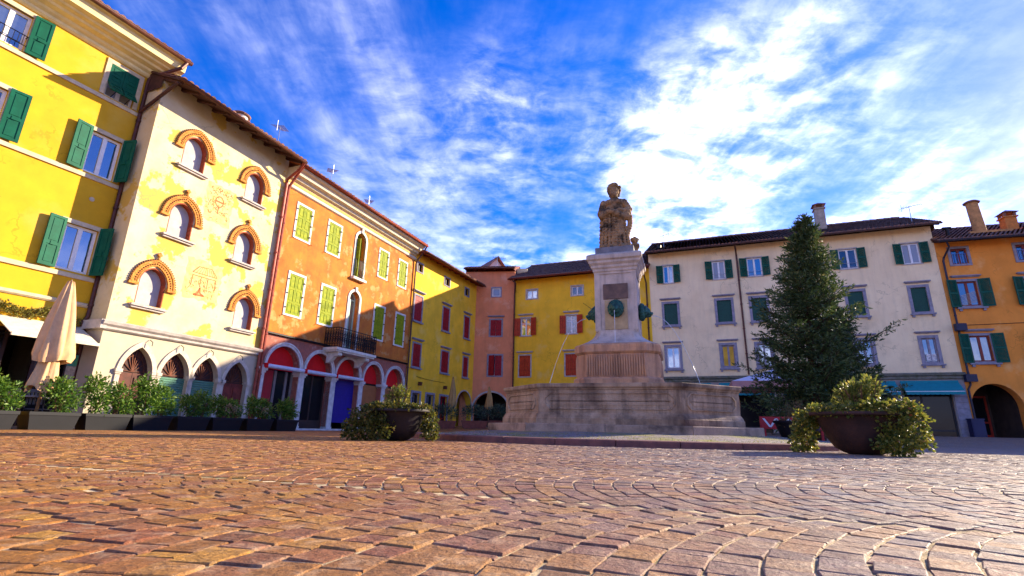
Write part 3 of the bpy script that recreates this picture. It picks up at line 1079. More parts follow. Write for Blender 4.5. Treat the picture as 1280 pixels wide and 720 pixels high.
    b = MB(); b.box(-0.27, -0.03, -0.165, -0.158, 1.685, 2.0); b.build('menu_picture', mat('menu_picture', lin('#1f6f86'), 0.5, 0.3, 3, col2=lin('#4d9a52')), bo)
    v = MB(); v.tube([(-0.66, -0.005, 6.66), (-0.66, -0.02, 6.66)], 0.07, 12); v.build('vent_cap', gd, h)
    return h


# ------------------------------------------------------------------ cream house with painted facade and pointed arches
def build_cream():
    h = house('frescoed_house', (-11.72, 14.2), 20.8, 'cream house with faded frescoes, terracotta arched windows and pointed ground floor arches')
    m = mat('cream_stucco', lin('#cfc09c'), 0.9, 0.09, 1.1, 0.18, 70, crack=0.5, col2=lin('#c6b284'), streak=0.08, streak_col=lin('#c9a86a'), patch=(lin('#c6a348'), 0.9, 0.535, 0.565))
    gm = mat('ground_floor_stucco', lin('#beb094'), 0.9, 0.08, 1.5, 0.15, 70, streak=0.12, streak_col=lin('#a99f97'))
    terr = mat('terracotta_ornament', lin('#cf8f3a'), 0.85, 0.3, 16, 0.9, 60, col2=lin('#a86428'))
    rev = mat('brick_reveal', lin('#9c4a2a'), 0.85, 0.25, 12, 0.3, 40)
    blank = mat('whitewashed_panel', lin('#aca9a6'), 0.85, 0.1, 4, 0.1, 50)
    wins = [(1.50, 8.60), (4.08, 8.55), (1.52, 6.10), (4.08, 6.05), (1.06, 3.64), (4.55, 3.58)]
    ops = [op(c - 0.42, c + 0.42, s + 0.06, s + 1.28, 'ogive', s + 0.80, depth=0.30) for c, s in wins]
    doors = [(0.70, 1.62), (1.88, 2.84), (3.0, 3.94), (4.20, 5.18)]
    dops = [op(a, b, 0, 2.40, 'ogive', 1.62, depth=0.30) for a, b in doors]
    wall(h, 0, 5.53, 2.92, 11.35, ops, m)
    # ground floor, a separate render coat below the cornice
    gw = wall(h, 0.002, 5.528, -0.4, 2.92, dops, gm, 7.9)
    # fillings of the blind windows
    for (c, s), o in zip(wins, ops):
        fr = MB()
        A = arch_pts(o['u0'] + 0.001, o['u1'] - 0.001, o['zs'], o['z1'] - 0.002, 'ogive')
        out = [(o['u0'], o['z0'])] + A + [(o['u1'], o['z0'])]
        # brick-red lining of the reveal
        inner = [(c + (x - c) * 0.93, o['z0'] if abs(z - o['z0']) < 1e-6 else o['z0'] + (z - o['z0']) * 0.965) for x, z in out]
        fr.band(out, inner, 0.004, 0.299)
        wo = fr.build('window', rev, h)
        pn = MB(); pn.prism(inner, 0.20, 0.23); pn.build('blind_panel', blank, wo)
        sl = MB()
        sl.box(c - 0.56, c + 0.56, -0.14, 0.05, s - 0.04, s + 0.02); sl.box(c - 0.52, c + 0.52, -0.09, 0.05, s - 0.10, s - 0.04)
        sl.build('sill', STONE, wo)
        # terracotta hood: moulded band with a toothed rim
        zs = o['zs']
        zs -= 0.06
        In = arch_pts(c - 0.47, c + 0.47, zs - 0.06, s + 1.335, 'ogive')
        Md = arch_pts(c - 0.64, c + 0.64, zs - 0.06, s + 1.475, 'ogive')
        Ou = arch_pts(c - 0.70, c + 0.70, zs - 0.06, s + 1.53, 'ogive')
        hd = MB()
        hd.band(Md, In, -0.045, 0.02); hd.band(Ou, [(c + (x - c) * 0.925, zs - 0.06 + (z - zs + 0.06) * 0.95) for x, z in Ou], -0.065, 0.01)
        i2 = arch_pts(c - 0.51, c + 0.51, zs - 0.06, s + 1.365, 'ogive')
        hd.band(i2, [(c + (x - c) * 0.925, zs - 0.06 + (z - zs + 0.06) * 0.96) for x, z in i2], -0.058, 0.0)
        for k in (-1, 1):
            hd.box(c + k * 0.45, c + k * 0.74, -0.09, 0.02, zs - 0.13, zs - 0.061)
        ho = hd.build('arch_hood', terr, wo)
        teeth = MB()
        fine = arch_pts(c - 0.72, c + 0.72, zs - 0.06, s + 1.55, 'ogive', 16)
        for k in range(0, len(fine)):
            x, z = fine[k]
            teeth.box(x - 0.02, x + 0.02, -0.06, -0.01, z - 0.02, z + 0.02)
        mid = arch_pts(c - 0.565, c + 0.565, zs - 0.06, s + 1.41, 'ogive', 13)
        for k in range(len(mid)):
            x, z = mid[k]
            teeth.ell((x, -0.045, z), (0.03, 0.025, 0.03), 6, 4)
        tag(teeth.build('rope_moulding', mat('terracotta_dark', lin('#7a4a20'), 0.9, 0.3, 20), wo), kind='stuff')
        if s < 8:
            fn = MB(); x, z = c, s + 1.54
            fn.box(x - 0.025, x + 0.025, -0.08, -0.03, z, z + 0.10)
            fn.prism([(x - 0.08, z + 0.16), (x, z + 0.09), (x + 0.08, z + 0.16), (x, z + 0.25)], -0.09, -0.02)
            fn.build('finial', terr, wo)
    # pointed doorways
    stone = mat('doorway_stone', lin('#c9bba6'), 0.85, 0.15, 6, 0.25, 60)
    wood = mat('door_brown', lin('#5d2c1c'), 0.7, 0.3, 5, 0.2, 30)
    redw = mat('door_red_brown', lin('#7a2f20'), 0.7, 0.3, 5, 0.2, 30)
    green = mat('roller_green', lin('#5e8a72'), 0.6, 0.15, 9, 0.3, 40)
    lat = mat('lattice_brown', lin('#3f211a'), 0.7, 0.2)
    for i, ((a, b), o) in enumerate(zip(doors, dops)):
        fr = MB()
        fr.band(arch_pts(a - 0.13, b + 0.13, 1.62, 2.58, 'ogive'), arch_pts(a, b, 1.62, 2.40, 'ogive'), -0.04, 0.05)
        for x in (a - 0.13, b):
            fr.box(x, x + 0.13, -0.04, 0.05, 0.0, 1.62)
        do = fr.build('doorway', stone, h)
        cp = MB()
        for x in (a - 0.17, b - 0.03):
            cp.box(x, x + 0.20, -0.09, 0.06, 1.60, 1.70); cp.box(x + 0.02, x + 0.18, -0.065, 0.06, 1.55, 1.60)
        cp.build('capital', stone, do)
        t = MB(); A = arch_pts(a, b, 1.62, 2.40, 'ogive')
        t.prism(A, 0.20, 0.24); t.build('tympanum', lat, do)
        r = MB()
        for k in range(9):
            x = a + (b - a) * k / 8
            r.tube([((a + b) / 2, 0.18, 1.66), (x, 0.18, 1.64 + 0.66 * math.sin(PI * k / 8) + 0.06)], 0.014, 4)
        r.tube([(x, 0.18, z) for x, z in arch_pts(a + 0.12, b - 0.12, 1.64, 2.15, 'round')], 0.014, 4)
        r.build('fan_grille', mat('rust_iron', lin('#6a3a24'), 0.7, 0.2, metal=0.3), do)
        if i in (1, 2):
            q = MB()
            n = 22
            for k in range(n):
                z0 = 0.02 + 1.58 * k / n
                q.tube([(a, 0.16, z0 + 0.036), (b, 0.16, z0 + 0.036)], 0.037, 6)
            q.build('roller_shutter', green, do)
            q = MB(); q.prism([(a + 0.1, 0.55), (a + 0.42, 0.55), (a + 0.62, 0.75), (a + 0.42, 0.98), (a + 0.1, 0.9)], 0.112, 0.118)
            q.build('painted_patch', mat('teal_paint', lin('#1f9aa0'), 0.6), do)
        else:
            wm = wood if i == 0 else redw
            for k in range(2):
                x0 = a + k * (b - a) / 2 + 0.005; x1 = x0 + (b - a) / 2 - 0.01
                q = MB()
                q.box(x0, x1, 0.15, 0.19, 0, 1.62)
                for z0, z1 in ((0.12, 0.72), (0.84, 1.5)):
                    q.box(x0 + 0.07, x1 - 0.07, 0.125, 0.15, z0, z1)
                q.build('door', wm, do)
    profile_run(h, -0.12, 5.53, [(0.05, 2.74), (0.10, 2.78), (0.10, 2.84), (0.17, 2.90), (0.20, 2.98), (0.06, 3.03)], STONE, 'cornice')
    # side return of the cornice
    mb = MB(); mb.box(-0.16, 0.0, -0.12, 0.80, 2.76, 3.02); mb.build('cornice_return', STONE, h)
    # painted frescoes: line work in red ochre
    pt = mat('fresco_red_ochre', lin('#b06a34'), 0.9, 0.3, 30, col2=lin('#a85a3a'))
    yl = mat('fresco_yellow_ground', lin('#c9ac5e'), 0.9, 0.12, 5, 0.1, 60, col2=lin('#cdbb86'))
    for nm, (a, b, c, d) in (('fresco', (2.20, 3.27, 7.15, 8.58)), ('fresco', (2.05, 3.38, 4.28, 5.64))):
        f = MB(); pts = []
        for k in range(40):
            t = k / 40 * 4; e = int(t); q = t - e
            x, z = [(a + (b - a) * q, c), (b, c + (d - c) * q), (b - (b - a) * q, d), (a, d - (d - c) * q)][e]
            pts.append((x + rnd.uniform(-0.05, 0.05), z + rnd.uniform(-0.05, 0.05)))
        f.prism(pts, -0.003, 0.0)
        fo = f.build(nm, yl, h)
        ln = MB()

        def stroke(P, r=0.016):
            for i in range(len(P) - 1):
                (x0, z0), (x1, z1) = P[i], P[i + 1]
                dx, dz = x1 - x0, z1 - z0; l = math.hypot(dx, dz) or 1
                nx, nz = -dz / l * r, dx / l * r
                ln.prism([(x0 + nx, z0 + nz), (x0 - nx, z0 - nz), (x1 - nx, z1 - nz), (x1 + nx, z1 + nz)], -0.006, -0.0035)
        cx = (a + b) / 2
        if c > 7:
            for k in range(70):
                x = rnd.uniform(a + 0.08, b - 0.08); z = rnd.uniform(c + 0.08, d - 0.08); r = rnd.uniform(0.02, 0.07); s0 = rnd.uniform(0, 6)
                stroke([(x + r * math.cos(s0 + t * 0.8), z + r * math.sin(s0 + t * 0.8)) for t in range(6)], 0.009)
            stroke([(cx + 0.16 * math.cos(t * PI / 8), 7.98 + 0.20 * math.sin(t * PI / 8)) for t in range(17)], 0.02)
            stroke([(cx - 0.16, 7.98), (cx + 0.16, 7.98)], 0.03); stroke([(cx, 7.78), (cx, 7.5)], 0.02)
        else:
            stroke([(cx - 0.45, 5.18), (cx - 0.25, 5.42), (cx + 0.25, 5.46), (cx + 0.50, 5.20), (cx - 0.45, 5.18)], 0.010)
            for q in range(9):
                stroke([(cx - 0.42 + q * 0.105, 5.18), (cx - 0.22 + q * 0.06, 5.43)], 0.006)
            stroke([(cx - 0.42, 5.08), (cx + 0.48, 5.10)], 0.012)
            for q in range(40):
                x = cx + rnd.uniform(-0.5, 0.5); z = rnd.uniform(4.35, 5.0)
                stroke([(x, z), (x + rnd.uniform(-0.05, 0.05), z + rnd.uniform(0.03, 0.1)), (x + rnd.uniform(-0.08, 0.08), z + rnd.uniform(0.03, 0.1))], 0.007)
            for x in (-0.42, -0.10, 0.16, 0.46):
                stroke([(cx + x, 5.10), (cx + x * 1.02, 4.72)], 0.012)
            stroke([(cx - 0.28, 4.42), (cx - 0.12, 4.52), (cx - 0.08, 4.70), (cx - 0.04, 4.5), (cx + 0.12, 4.44), (cx - 0.28, 4.42)], 0.025)
            for k in range(14):
                x = rnd.uniform(a + 0.1, b - 0.1); z = rnd.uniform(c + 0.1, c + 0.7)
                stroke([(x, z), (x + rnd.uniform(-0.1, 0.1), z + rnd.uniform(0.02, 0.12))], 0.008)
        tag(ln.build('drawing', pt, fo), kind='stuff')
    ro = roof(h, -0.10, 5.48, 10.86, 0.95, 24, 5.0, 4, TILE, 0.62, WOOD_D, WOOD_D, COPPER, 0.07)
    chimney(ro, 4.35, 1.9, 11.6, 13.05, 0.60, mat('chimney_whitewash', lin('#cfc6bb'), 0.9, 0.15, 5, 0.2), 'round')
    # brace under the projecting corner of the eave
    b = MB(); b.tube([(-0.09, 0.74, 10.05), (-0.09, -0.86, 10.80)], 0.055, 4); b.build('brace', WOOD_D, ro)
    antenna(ro, 5.3, 0.6, 11.4, 12.9, 0.5, 1.0, 9, 0.35)
    downpipe(h, [(5.40, -0.98, 10.84), (5.42, -0.75, 10.6), (5.46, -0.12, 10.25), (5.48, -0.11, 10.1), (5.48, -0.11, 0.1)], COPPER_R, 0.055)
    for x in (1.36, 2.38, 3.48, 4.70):
        MB().tube([(x, -0.02, 2.66), (x, -0.16, 2.58), (x, -0.16, 2.46)], 0.012, 4).build('tie_bar', IRON, h)
    return h


# ------------------------------------------------------------------ orange house with arcade and balcony
def build_orange():
    h = house('orange_house', (-9.756, 19.37), 21.4, 'orange stucco house with lime green shutters, iron balcony and round arched arcade')
    L = 10.366
    m = mat('orange_stucco', lin('#cc7a26'), 0.92, 0.16, 1.3, 0.3, 70, col2=lin('#b86024'), crack=0.5, streak=0.28, streak_col=lin('#b5502a'), patch=(lin('#cd9656'), 1.7, 0.555, 0.63), fine=0.16)
    lo = mat('brick_pink_plaster', lin('#a8604c'), 0.92, 0.2, 6, 0.5, 30, col2=lin('#8e5a4c'), patch=(lin('#b98a78'), 3.0, 0.55, 0.7))
    gs = mat('lime_shutter', lin('#92980a'), 0.7, 0.22, 7, col2=lin('#74860a'), fine=0.2, spec=0.2)
    wt = mat('white_trim', lin('#ddd8c8'), 0.8, 0.12, 5, 0.15, 60, streak=0.15)
    r1 = [(0.76, 1.78), (2.73, 3.75), (6.77, 7.72), (8.65, 9.60)]
    r2 = [(0.84, 1.86), (2.81, 3.83), (6.80, 7.82), (8.79, 9.80)]
    w = 0.10
    ops = [op(a + w, b - w, 8.05, 9.54, depth=0.2) for a, b in r1] + [op(a + w, b - w, 4.66, 6.40, depth=0.2) for a, b in r2]
    d1 = op(4.86, 5.60, 7.42, 9.82, 'round', 9.45, depth=0.35); d2 = op(4.82, 5.58, 3.82, 6.68, 'round', 6.30, depth=0.35)
    wall(h, 0, L, 3.70, 10.5, ops + [d1, d2], m)
    arches = [(0.42, 2.18), (2.52, 4.18), (4.48, 6.18), (6.52, 8.06), (8.42, 10.06)]
    zs, za = 2.46, 3.32
    aops = [op(a, b, 0, za, 'round', zs, depth=0.40) for a, b in arches]
    wall(h, 0.002, L - 0.002, -0.4, 3.70, aops, lo, 7.9)
    for i, k in enumerate(ops):
        o = surround(h, k['u0'], k['u1'], k['z0'], k['z1'], w, wt, 0.03)
        hw = (k['u1'] - k['u0']) / 2
        for s in (-1, 1):
            shutter(h, k['u0'] + 0.004 if s > 0 else k['u1'] - 0.004, k['z0'] + 0.01, k['z1'] - 0.01, hw - 0.008, s, 0, 'panel3', gs, 0.012)
        hb = MB()
        for x in (k['u0'] - 0.03, k['u1'] + 0.03):
            for z in (0.15, 0.5, 0.85):
                zz = k['z0'] + (k['z1'] - k['z0']) * z
                hb.box(x - 0.03, x + 0.03, -0.06, -0.03, zz - 0.03, zz + 0.03)
        for x in (k['u0'] - 0.12, k['u1'] + 0.12):
            hb.tube([(x, 0, k['z0'] - 0.1), (x, -0.10, k['z0'] - 0.1), (x + 0.04, -0.10, k['z0'] - 0.14)], 0.012, 4)
        tag(hb.build('hinge', IRON, o), kind='stuff')
        bk = MB(); bk.box(k['u0'] - 0.02, k['u1'] + 0.02, 0.15, 0.17, k['z0'] - 0.02, k['z1'] + 0.02); bk.build('window_back', PLASTER_D, o)
    # two arched doors of the middle bay
    for k, name in ((d1, 'upper'), (d2, 'lower')):
        o = surround(h, k['u0'], k['u1'], k['z0'], k['z1'], 0.13, wt, 0.04, arch='round', zs=k['zs'])
        ks = MB(); ks.box(5.14, 5.28, -0.09, 0.02, k['z1'] + 0.0, k['z1'] + 0.24); ks.build('keystone', wt, o)
        f = MB()
        A = arch_pts(k['u0'], k['u1'], k['zs'], k['z1'], 'round')
        f.band(A, [(5.21 + (x - 5.21) * 0.86, k['zs'] + (z - k['zs']) * 0.8) for x, z in A], 0.24, 0.30)
        for x in (k['u0'], 5.17, k['u1'] - 0.07):
            f.box(x, x + 0.07, 0.24, 0.30, k['z0'], k['zs'])
        f.box(k['u0'], k['u1'], 0.24, 0.30, k['zs'] - 0.03, k['zs'] + 0.03)
        f.build('door_frame', gs if name == 'upper' else mat('pale_green_frame', lin('#a9c9b2'), 0.6), o)
        g = MB(); g.prism([(k['u0'], k['z0'])] + A + [(k['u1'], k['z0'])], 0.275, 0.285); g.build('pane', glassmat('greenish_glass', (0.10, 0.17, 0.13), 0.08), o)
        if name == 'upper':
            shutter(h, k['u0'] + 0.01, k['z0'], k['zs'], 0.36, 1, 72, 'panel3', gs, 0.16)
            rr = MB()
            for z in (0.05, 0.9):
                rr.tube([(k['u0'] - 0.02, -0.10, k['z0'] + z), (k['u1'] + 0.02, -0.10, k['z0'] + z)], 0.018, 5)
            for q in range(8):
                x = k['u0'] + (k['u1'] - k['u0']) * q / 7
                rr.tube([(x, -0.10, k['z0'] + 0.05), (x + 0.03, -0.14, k['z0'] + 0.4), (x, -0.10, k['z0'] + 0.9)], 0.011, 4)
            rr.build('railing', IRON, o)
            sl = MB(); sl.box(k['u0'] - 0.14, k['u1'] + 0.14, -0.20, 0, k['z0'] - 0.15, k['z0'] - 0.03); sl.build('sill', wt, o)
    # iron string under the first floor
    profile_run(h, 0.05, L - 0.02, [(0.03, 3.68), (0.12, 3.70), (0.12, 3.75), (0.05, 3.78)], IRON, 'string_course')
    # white cornice with dentils
    cn = mat('cornice_white', lin('#d3c8ac'), 0.85, 0.1, 4, 0.1, 60)
    profile_run(h, 0, L + 0.03, [(0.03, 10.05), (0.09, 10.09), (0.09, 10.18), (0.05, 10.20), (0.05, 10.42), (0.20, 10.46), (0.24, 10.56), (0.42, 10.60), (0.46, 10.74), (0.62, 10.80), (0.64, 10.88)], cn, 'cornice')
    profile_run(h, 0, L + 0.03, [(0.065, 10.25), (0.07, 10.26), (0.07, 10.36), (0.065, 10.37)], mat('cornice_ochre_line', lin('#d9a45a'), 0.85), 'cornice_band')
    ro = roof(h, -0.02, L + 0.12, 10.88, 0.70, 22, 5.0, 4, TILE, 0, board=mat('tile_edge_orange', lin('#b0632e'), 0.8, 0.2), gutter=COPPER_R, gut_r=0.06)
    antenna(ro, 3.5, 0.9, 11.6, 12.8, 0.9, 1.1, 9, 0.35)
    antenna(ro, 6.6, 0.9, 11.6, 12.5, 0.7, 1.2, 9, 0.35)
    downpipe(h, [(0.12, -0.74, 10.86), (0.12, -0.60, 10.72), (0.10, -0.12, 10.02), (0.10, -0.10, 9.9), (0.10, -0.10, 0.1)], COPPER_R, 0.055)
    downpipe(h, [(L + 0.02, -0.74, 10.86), (L + 0.02, -0.6, 10.6), (L, -0.12, 9.95), (L - 0.03, -0.10, 9.8), (L - 0.03, -0.10, 0.1)], COPPER, 0.05)
    # arcade
    red = mat('red_cloth', lin('#e01016'), 0.8, 0.08, 6)
    col_h = 2.30
    centres = [0.22, 2.35, 4.33, 6.35, 8.24, 10.2]
    for c in centres:
        cb = MB()
        q = 0.15
        cb.box(c - q - 0.02, c + q + 0.02, -0.07, 0.26, 0, 0.16)
        cb.box(c - q, c + q, -0.045, 0.24, 0.16, 2.16)
        co = cb.build('column', STONE_W, h)
        kp = MB(); kp.box(c - q - 0.03, c + q + 0.03, -0.08, 0.27, 2.16, 2.24); kp.box(c - q - 0.07, c + q + 0.07, -0.12, 0.30, 2.24, 2.36); kp.box(c - q - 0.02, c + q + 0.02, -0.06, 0.26, 2.36, 2.455)
        kp.build('capital', STONE_W, co)
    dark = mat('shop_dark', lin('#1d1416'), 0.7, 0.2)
    for i, ((a, b), o) in enumerate(zip(arches, aops)):
        ar = MB(); ar.band(arch_pts(a - 0.13, b + 0.13, zs, za + 0.14, 'round'), arch_pts(a, b, zs, za, 'round'), -0.05, 0.06)
        ar.band(arch_pts(a - 0.14, b + 0.14, zs, za + 0.155, 'round'), arch_pts(a - 0.085, b + 0.085, zs, za + 0.095, 'round'), -0.085, 0.0)
        ao = ar.build('arch', STONE_W, h)
        A = arch_pts(a, b, zs, za, 'round')
        t = MB(); t.prism([(a, 2.36)] + A + [(b, 2.36)], 0.33, 0.36); t.build('tympanum', red, ao)
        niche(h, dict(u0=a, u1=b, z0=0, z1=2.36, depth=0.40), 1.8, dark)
        if i < 3:
            c = MB(); c.tube([(a - 0.10, -0.16, 2.42), (b + 0.10, -0.16, 2.42)], 0.085, 10)
            c.box(a - 0.10, b + 0.10, -0.10, -0.02, 2.36, 2.50)
            c.build('awning_cassette', mat('awning_cassette', lin('#c9ccd6'), 0.4, 0.08, 6), ao)
            e = MB(); e.box(a - 0.14, a - 0.101, -0.25, -0.02, 2.33, 2.52); e.build('cassette_end', red, ao)
        if i == 0:
            p = MB(); p.box(a, a + 0.72, 0.30, 0.34, 0, 2.33); p.build('door', mat('red_door', lin('#a01020'), 0.5, 0.12), ao)
            p = MB()
            for x in (a + 0.76, a + 1.34, b - 0.1):
                p.box(x, x + 0.12, 0.28, 0.34, 0, 2.33)
            p.build('door_frame', mat('grey_post', lin('#7d716a'), 0.7), ao)
            p = MB(); p.box(a + 0.88, b - 0.1, 0.32, 0.33, 0.1, 2.3); p.build('pane', GLASS_B, ao)
        elif i == 1:
            p = MB()
            for x in (a, b - 0.08, (a + b) / 2):
                p.box(x, x + 0.08, 0.32, 0.38, 0.42, 2.33)
            p.box(a, b, 0.31, 0.39, 0, 0.42)
            p.build('shopfront', mat('shopfront_brown', lin('#3d2a22'), 0.6), ao)
            p = MB(); p.box(a + 0.08, b - 0.08, 0.345, 0.355, 0.42, 2.33); p.build('pane', GLASS_B, ao)
        elif i == 2:
            p = MB()
            for k in range(26):
                z = 0.35 + 1.95 * k / 26
                p.box(a, b, 0.26 + 0.006 * (k % 2), 0.31, z, z + 1.95 / 26)
            p.build('roller_shutter', mat('blue_roller', lin('#251a86'), 0.5, 0.1, 4), ao)
            p = MB(); p.box(a, b, 0.24, 0.30, 2.30, 2.46); p.build('shutter_box', mat('purple_box', lin('#4a1560'), 0.5), ao)
        else:
            p = MB()
            for k in range(24):
                z = 0.05 + 2.2 * k / 24
                p.box(a, b, 0.26 + 0.006 * (k % 2), 0.31, z, z + 2.2 / 24)
            p.build('roller_shutter', mat('tan_roller', lin('#a8683a'), 0.55, 0.1, 4), ao)
            p = MB(); p.box(a, b, 0.30, 0.38, 2.26, 2.34); p.build('crossbar', IRON, ao)
    st = MB(); st.box(0.1, L - 0.1, -0.38, -0.06, -0.02, 0.07); st.build('step', STONE_W, h)
    # balcony
    b0, b1, bd = 3.42, 6.32, 0.80
    s = MB(); s.box(b0, b1, -bd, 0.02, 3.50, 3.62); s.box(b0 + 0.06, b1 - 0.06, -bd + 0.06, 0.02, 3.43, 3.50)
    bo = s.build('balcony', wt, h)
    for x in (b0 + 0.40, b1 - 0.5):
        c = MB()
        c.prism([(0, 0)], 0, 0) if False else None
        pr = [(-0.0, 3.43), (-0.66, 3.43), (-0.70, 3.34), (-0.60, 3.26), (-0.42, 3.24), (-0.30, 3.10), (-0.16, 2.98), (0.0, 2.95)]
        n = len(pr)
        vs = [(x - 0.11, y, z) for y, z in pr] + [(x + 0.11, y, z) for y, z in pr]
        c.add(vs, [tuple(range(n)), tuple(range(2 * n - 1, n - 1, -1))] + [(i, n + i, n + (i + 1) % n, (i + 1) % n) for i in range(n)])
        c.tube([(x - 0.13, -0.60, 3.34), (x + 0.13, -0.60, 3.34)], 0.09, 10); c.tube([(x - 0.13, -0.12, 3.06), (x + 0.13, -0.12, 3.06)], 0.08, 10)
        c.build('bracket', wt, bo)
    r = MB()
    zt, zb = 4.52, 3.66

    def rail(P0, P1):
        (x0, y0), (x1, y1) = P0, P1
        for z in (zb, zb + 0.12, zt - 0.12, zt):
            r.tube([(x0, y0, z), (x1, y1, z)], 0.02 if z == zt else 0.013, 5)
        n = max(3, int(round(math.hypot(x1 - x0, y1 - y0) / 0.15)))
        for i in range(n + 1):
            t = i / n
            r.tube([(x0 + (x1 - x0) * t, y0 + (y1 - y0) * t, zb), (x0 + (x1 - x0) * t, y0 + (y1 - y0) * t, zt)], 0.013, 4)
        for i in range(n):
            t = (i + 0.5) / n; ux, uy = (x1 - x0) / n / 2, (y1 - y0) / n / 2
            cx, cy = x0 + (x1 - x0) * t, y0 + (y1 - y0) * t
            for zc, sg in ((zb + 0.30, 1), (zt - 0.30, -1)):
                r.tube([(cx + ux * 0.85 * math.cos(a), cy + uy * 0.85 * math.cos(a), zc + 0.15 * math.sin(a)) for a in [k * PI / 4 for k in range(9)]], 0.012, 4)
                r.tube([(cx + ux * 0.4 * math.cos(a), cy + uy * 0.4 * math.cos(a), zc + 0.07 * math.sin(a)) for a in [k * PI / 3 for k in range(7)]], 0.012, 4)
            r.ell((cx, cy, (zb + zt) / 2), (0.03, 0.02, 0.03), 6, 4)
    rail((b0 + 0.04, -bd + 0.04), (b1 - 0.04, -bd + 0.04)); rail((b0 + 0.04, -bd + 0.04), (b0 + 0.04, -0.02)); rail((b1 - 0.04, -bd + 0.04), (b1 - 0.04, -0.02))
    r.build('railing', IRON, bo)
    return h


# ------------------------------------------------------------------ yellow house with red shutters
RED_S = mat('red_shutter', lin('#a01a22'), 0.6, 0.2, 6, col2=lin('#84141a'), fine=0.2, spec=0.25)
RED_O = mat('orange_red_shutter', lin('#b8401c'), 0.6, 0.2, 6, col2=lin('#983014'), fine=0.2, spec=0.25)


def build_yellow_red():
    h = house('yellow_house', (-5.974, 29.021), 24.0, 'yellow house with closed dark red shutters between the orange house and the peach house')
    L = 8.107
    m = mat('yellow_stucco_golden', lin('#f6c02a'), 0.92, 0.12, 1.0, 0.15, 70, crack=0.4, patch=(lin('#eec45a'), 0.9, 0.56, 0.7), streak=0.22, streak_col=lin('#b98f2a'))
    small = [(0.22, 0.96), (3.42, 4.26), (6.26, 6.98)]
    w = [(0.20, 1.16), (3.46, 4.42), (6.38, 7.26)]
    x = [(0.38, 1.34), (3.58, 4.62), (6.48, 7.30)]
    ops = [op(a + 0.1, b - 0.1, 9.50, 10.0) for a, b in small] + [op(a + 0.09, b - 0.09, 6.42, 7.94) for a, b in w] + [op(a + 0.09, b - 0.09, 3.68, 5.03) for a, b in x]
    ds = [op(0.72, 1.50, 0.0, 2.16, depth=0.25), op(2.22, 3.03, 0.0, 2.16, depth=0.25), op(3.82, 4.68, 0.0, 2.16, depth=0.25)]
    ar = op(5.95, 8.0, 0.0, 2.70, 'round', 1.70, depth=0.45)
    wall(h, 0, L, -0.4, 10.7, ops + ds + [ar], m)
    niche(h, ar, 3.0, PLASTER_D)
    fr = MB(); fr.band(arch_pts(5.85, 8.09, 1.70, 2.79, 'round'), arch_pts(5.95, 8.0, 1.70, 2.70, 'round'), -0.02, 0.03); fr.build('arch', STONE, h)
    for i, k in enumerate(ops):
        o = surround(h, k['u0'], k['u1'], k['z0'], k['z1'], 0.10, STONE_V, 0.03, sill=0.0 if i < 3 else 0.03, hood=i >= 3)
        if i < 3:
            sash(o, k['u0'], k['u1'], k['z0'], k['z1'], 0.12, mat('window_brown', lin('#4a3426'), 0.6), 0.05, glass=GLASS_B)
        else:
            hw = (k['u1'] - k['u0']) / 2
            for s in (-1, 1):
                shutter(h, k['u0'] + 0.004 if s > 0 else k['u1'] - 0.004, k['z0'] + 0.01, k['z1'] - 0.01, hw - 0.008, s, 0, 'plank', RED_S, 0.015)
    for i, k in enumerate(ds):
        o = surround(h, k['u0'], k['u1'], k['z0'], k['z1'], 0.13, STONE_V, 0.03, bottom=False)
        o.name = 'doorway'
        sash(o, k['u0'], k['u1'], k['z0'] + 0.05, k['z1'], 0.16, mat('door_grey', lin('#5a5a5e'), 0.6) if i < 2 else RED_S, 0.08, glass=GLASS_B, bar=0.35)
    for x_ in (1.32, 4.2):
        l = MB(); l.box(x_ - 0.10, x_ + 0.10, -0.20, -0.02, 2.62, 2.82); l.build('wall_lamp', mat('lamp_brown', lin('#5a3222'), 0.5), h)
    c = MB(); c.tube([(1.0, -0.02, 3.12), (2.2, -0.02, 3.04), (4.3, -0.02, 3.02)], 0.012, 4); c.build('cable', IRON, h)
    roof(h, 0.0, L - 0.1, 10.45, 0.72, 22, 4.0, 5, TILE, 0.75, WOOD_R, WOOD_R, COPPER, 0.06)
    return h


